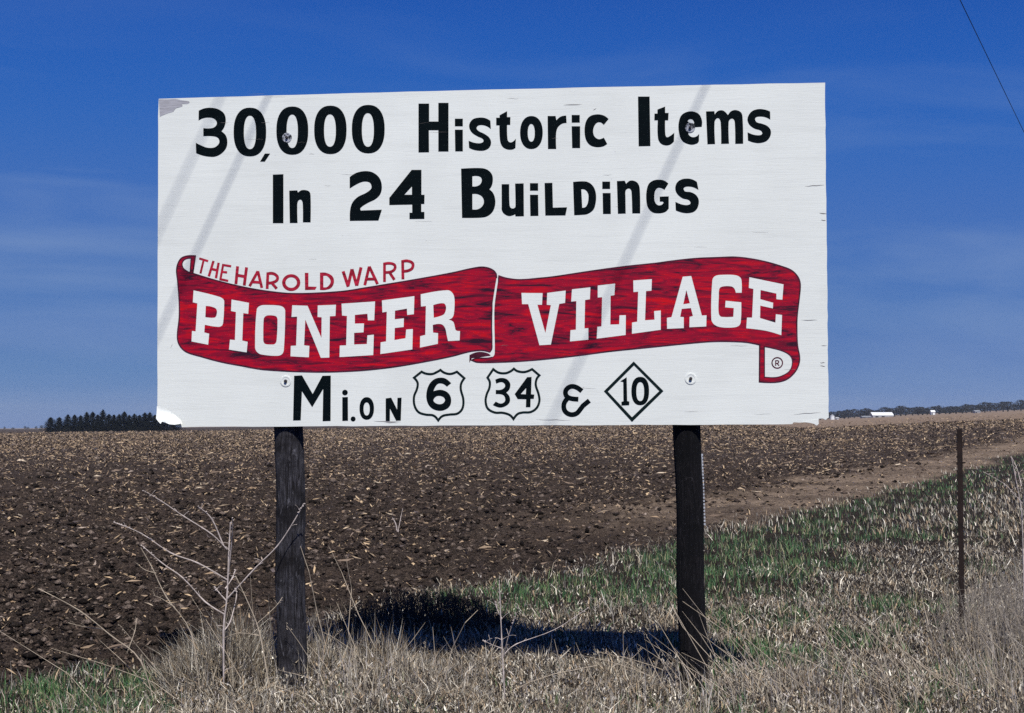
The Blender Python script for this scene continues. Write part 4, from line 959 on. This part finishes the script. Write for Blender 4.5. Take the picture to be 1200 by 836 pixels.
M_WHITEWALL = simple('white_metal_wall', (0.78, 0.80, 0.82), .6, .06, 1); M_WHITEROOF = simple('white_metal_roof', (0.82, 0.84, 0.86), .5, .05, 1)
M_GREYROOF = simple('grey_roof', (0.22, 0.23, 0.26), .8, .15, 1); M_DARKDOOR = simple('dark_door', (0.06, 0.06, 0.07), .7, .2, 1); M_GREYWALL = simple('grey_wall', (0.38, 0.38, 0.40), .8, .1, 1)
def shed(name, label, cat, px, Y, w, d_, eave, ridge, mw, mr, doors=1, rot=0.12):
    x_ = (px - 600) / FPX * Y; z_ = float(base_z(x_, Y)) - .2; root = empty(name, (x_, Y, z_)); tag(root, label, cat)
    m_ = MB(); m_.box((0, 0, eave / 2), (w, d_, eave)); m_.add([(-w/2, -d_/2, eave), (-w/2, d_/2, eave), (-w/2, 0, ridge - .1), (w/2, -d_/2, eave), (w/2, d_/2, eave), (w/2, 0, ridge - .1)], [(0, 1, 2), (3, 5, 4)])
    def B(mbx, nm, mt_):
        o = mbx.build(nm, mt_); o.parent = root; return o
    B(m_, 'wall', mw)
    m_ = MB(); e = .35; t_ = .12
    for s in (-1, 1):
        a = Vector((0, s * (d_ / 2 + e), eave - e * .4 + .12)); r2_ = Vector((0, 0, ridge + .12))
        m_.add([(-w/2 - e, a.y, a.z), (w/2 + e, a.y, a.z), (w/2 + e, 0, r2_.z), (-w/2 - e, 0, r2_.z), (-w/2 - e, a.y, a.z - t_), (w/2 + e, a.y, a.z - t_), (w/2 + e, 0, r2_.z - t_), (-w/2 - e, 0, r2_.z - t_)], [(0, 1, 2, 3), (4, 7, 6, 5), (0, 4, 5, 1), (1, 5, 6, 2), (3, 7, 4, 0)])
    B(m_, 'roof', mr)
    for k in range(doors):
        m_ = MB(); m_.box((-w * .3 + k * w * .3, -d_ / 2 - .03, eave * .36), (min(2.4, w * .25), .08, eave * .7)); B(m_, 'door', M_DARKDOOR)
    root.rotation_euler = (0, 0, rot); return root
shed('barn', 'long low white barn in front of the distant treeline', 'barn', 1032.5, 1130, 16.5, 9, 1.7, 4.0, M_GREYWALL, M_WHITEROOF, 2, 0.05)
shed('machine_shed', 'small grey roofed shed just left of the long white barn', 'shed', 1014, 1120, 7, 6, 1.0, 1.8, M_GREYWALL, M_GREYROOF, 1, 0.1)
shed('farmhouse', 'small white farmhouse in the treeline, well right of the barn', 'house', 1092.5, 1120, 2.8, 4, 2.4, 3.7, M_WHITEWALL, M_WHITEROOF, 1, 0.0)
shed('shed', 'tiny white shed beside the pale grain bin', 'shed', 980.5, 1080, 2.0, 3, 1.2, 1.9, M_WHITEWALL, M_GREYWALL, 1, 0.0)
shed('shed', 'faint grey shed between the white farmhouse and the right edge', 'shed', 1144, 1150, 4.5, 4, 1.4, 2.4, M_GREYWALL, M_GREYROOF, 1, 0.2)
x_ = (975 - 600) / FPX * 1090; gb = empty('grain_bin', (x_, 1090, float(base_z(x_, 1090)) - .2)); tag(gb, 'pale round grain bin right beside the billboard edge on the horizon', 'grain bin')
m_ = MB(); m_.tube([(0, 0, 0), (0, 0, 3.2)], 1.7, 18); o = m_.build('wall', M_WHITEWALL); o.parent = gb
m_ = MB(); m_.tube([(0, 0, 3.2), (0, 0, 4.2)], [1.85, .15], 18); o = m_.build('roof', M_GALV); o.parent = gb

# ------------------------------------------------------------------ haze
HAZE = 0.00008
if HAZE > 0:
    mh = bpy.data.materials.new('haze_air'); mh.use_nodes = True; th = mh.node_tree; th.nodes.clear()
    pv = N(th, 'ShaderNodeVolumePrincipled'); pv.inputs['Color'].default_value = (0.72, 0.84, 1.0, 1); pv.inputs['Density'].default_value = HAZE; pv.inputs['Anisotropy'].default_value = 0.0
    oh = N(th, 'ShaderNodeOutputMaterial'); th.links.new(pv.outputs[0], oh.inputs['Volume'])
    mb_ = MB(); zmin = float(Vg[:, 2].min()) - 1.0; zmax = float(max(Vg[:, 2].max(), 30)) + 5
    mb_.box((0, 2900, (zmin + zmax) / 2), (10400, 6600, zmax - zmin)); hz = mb_.build('haze', mh); tag(hz, 'thin blue haze over the plain', kind='stuff')
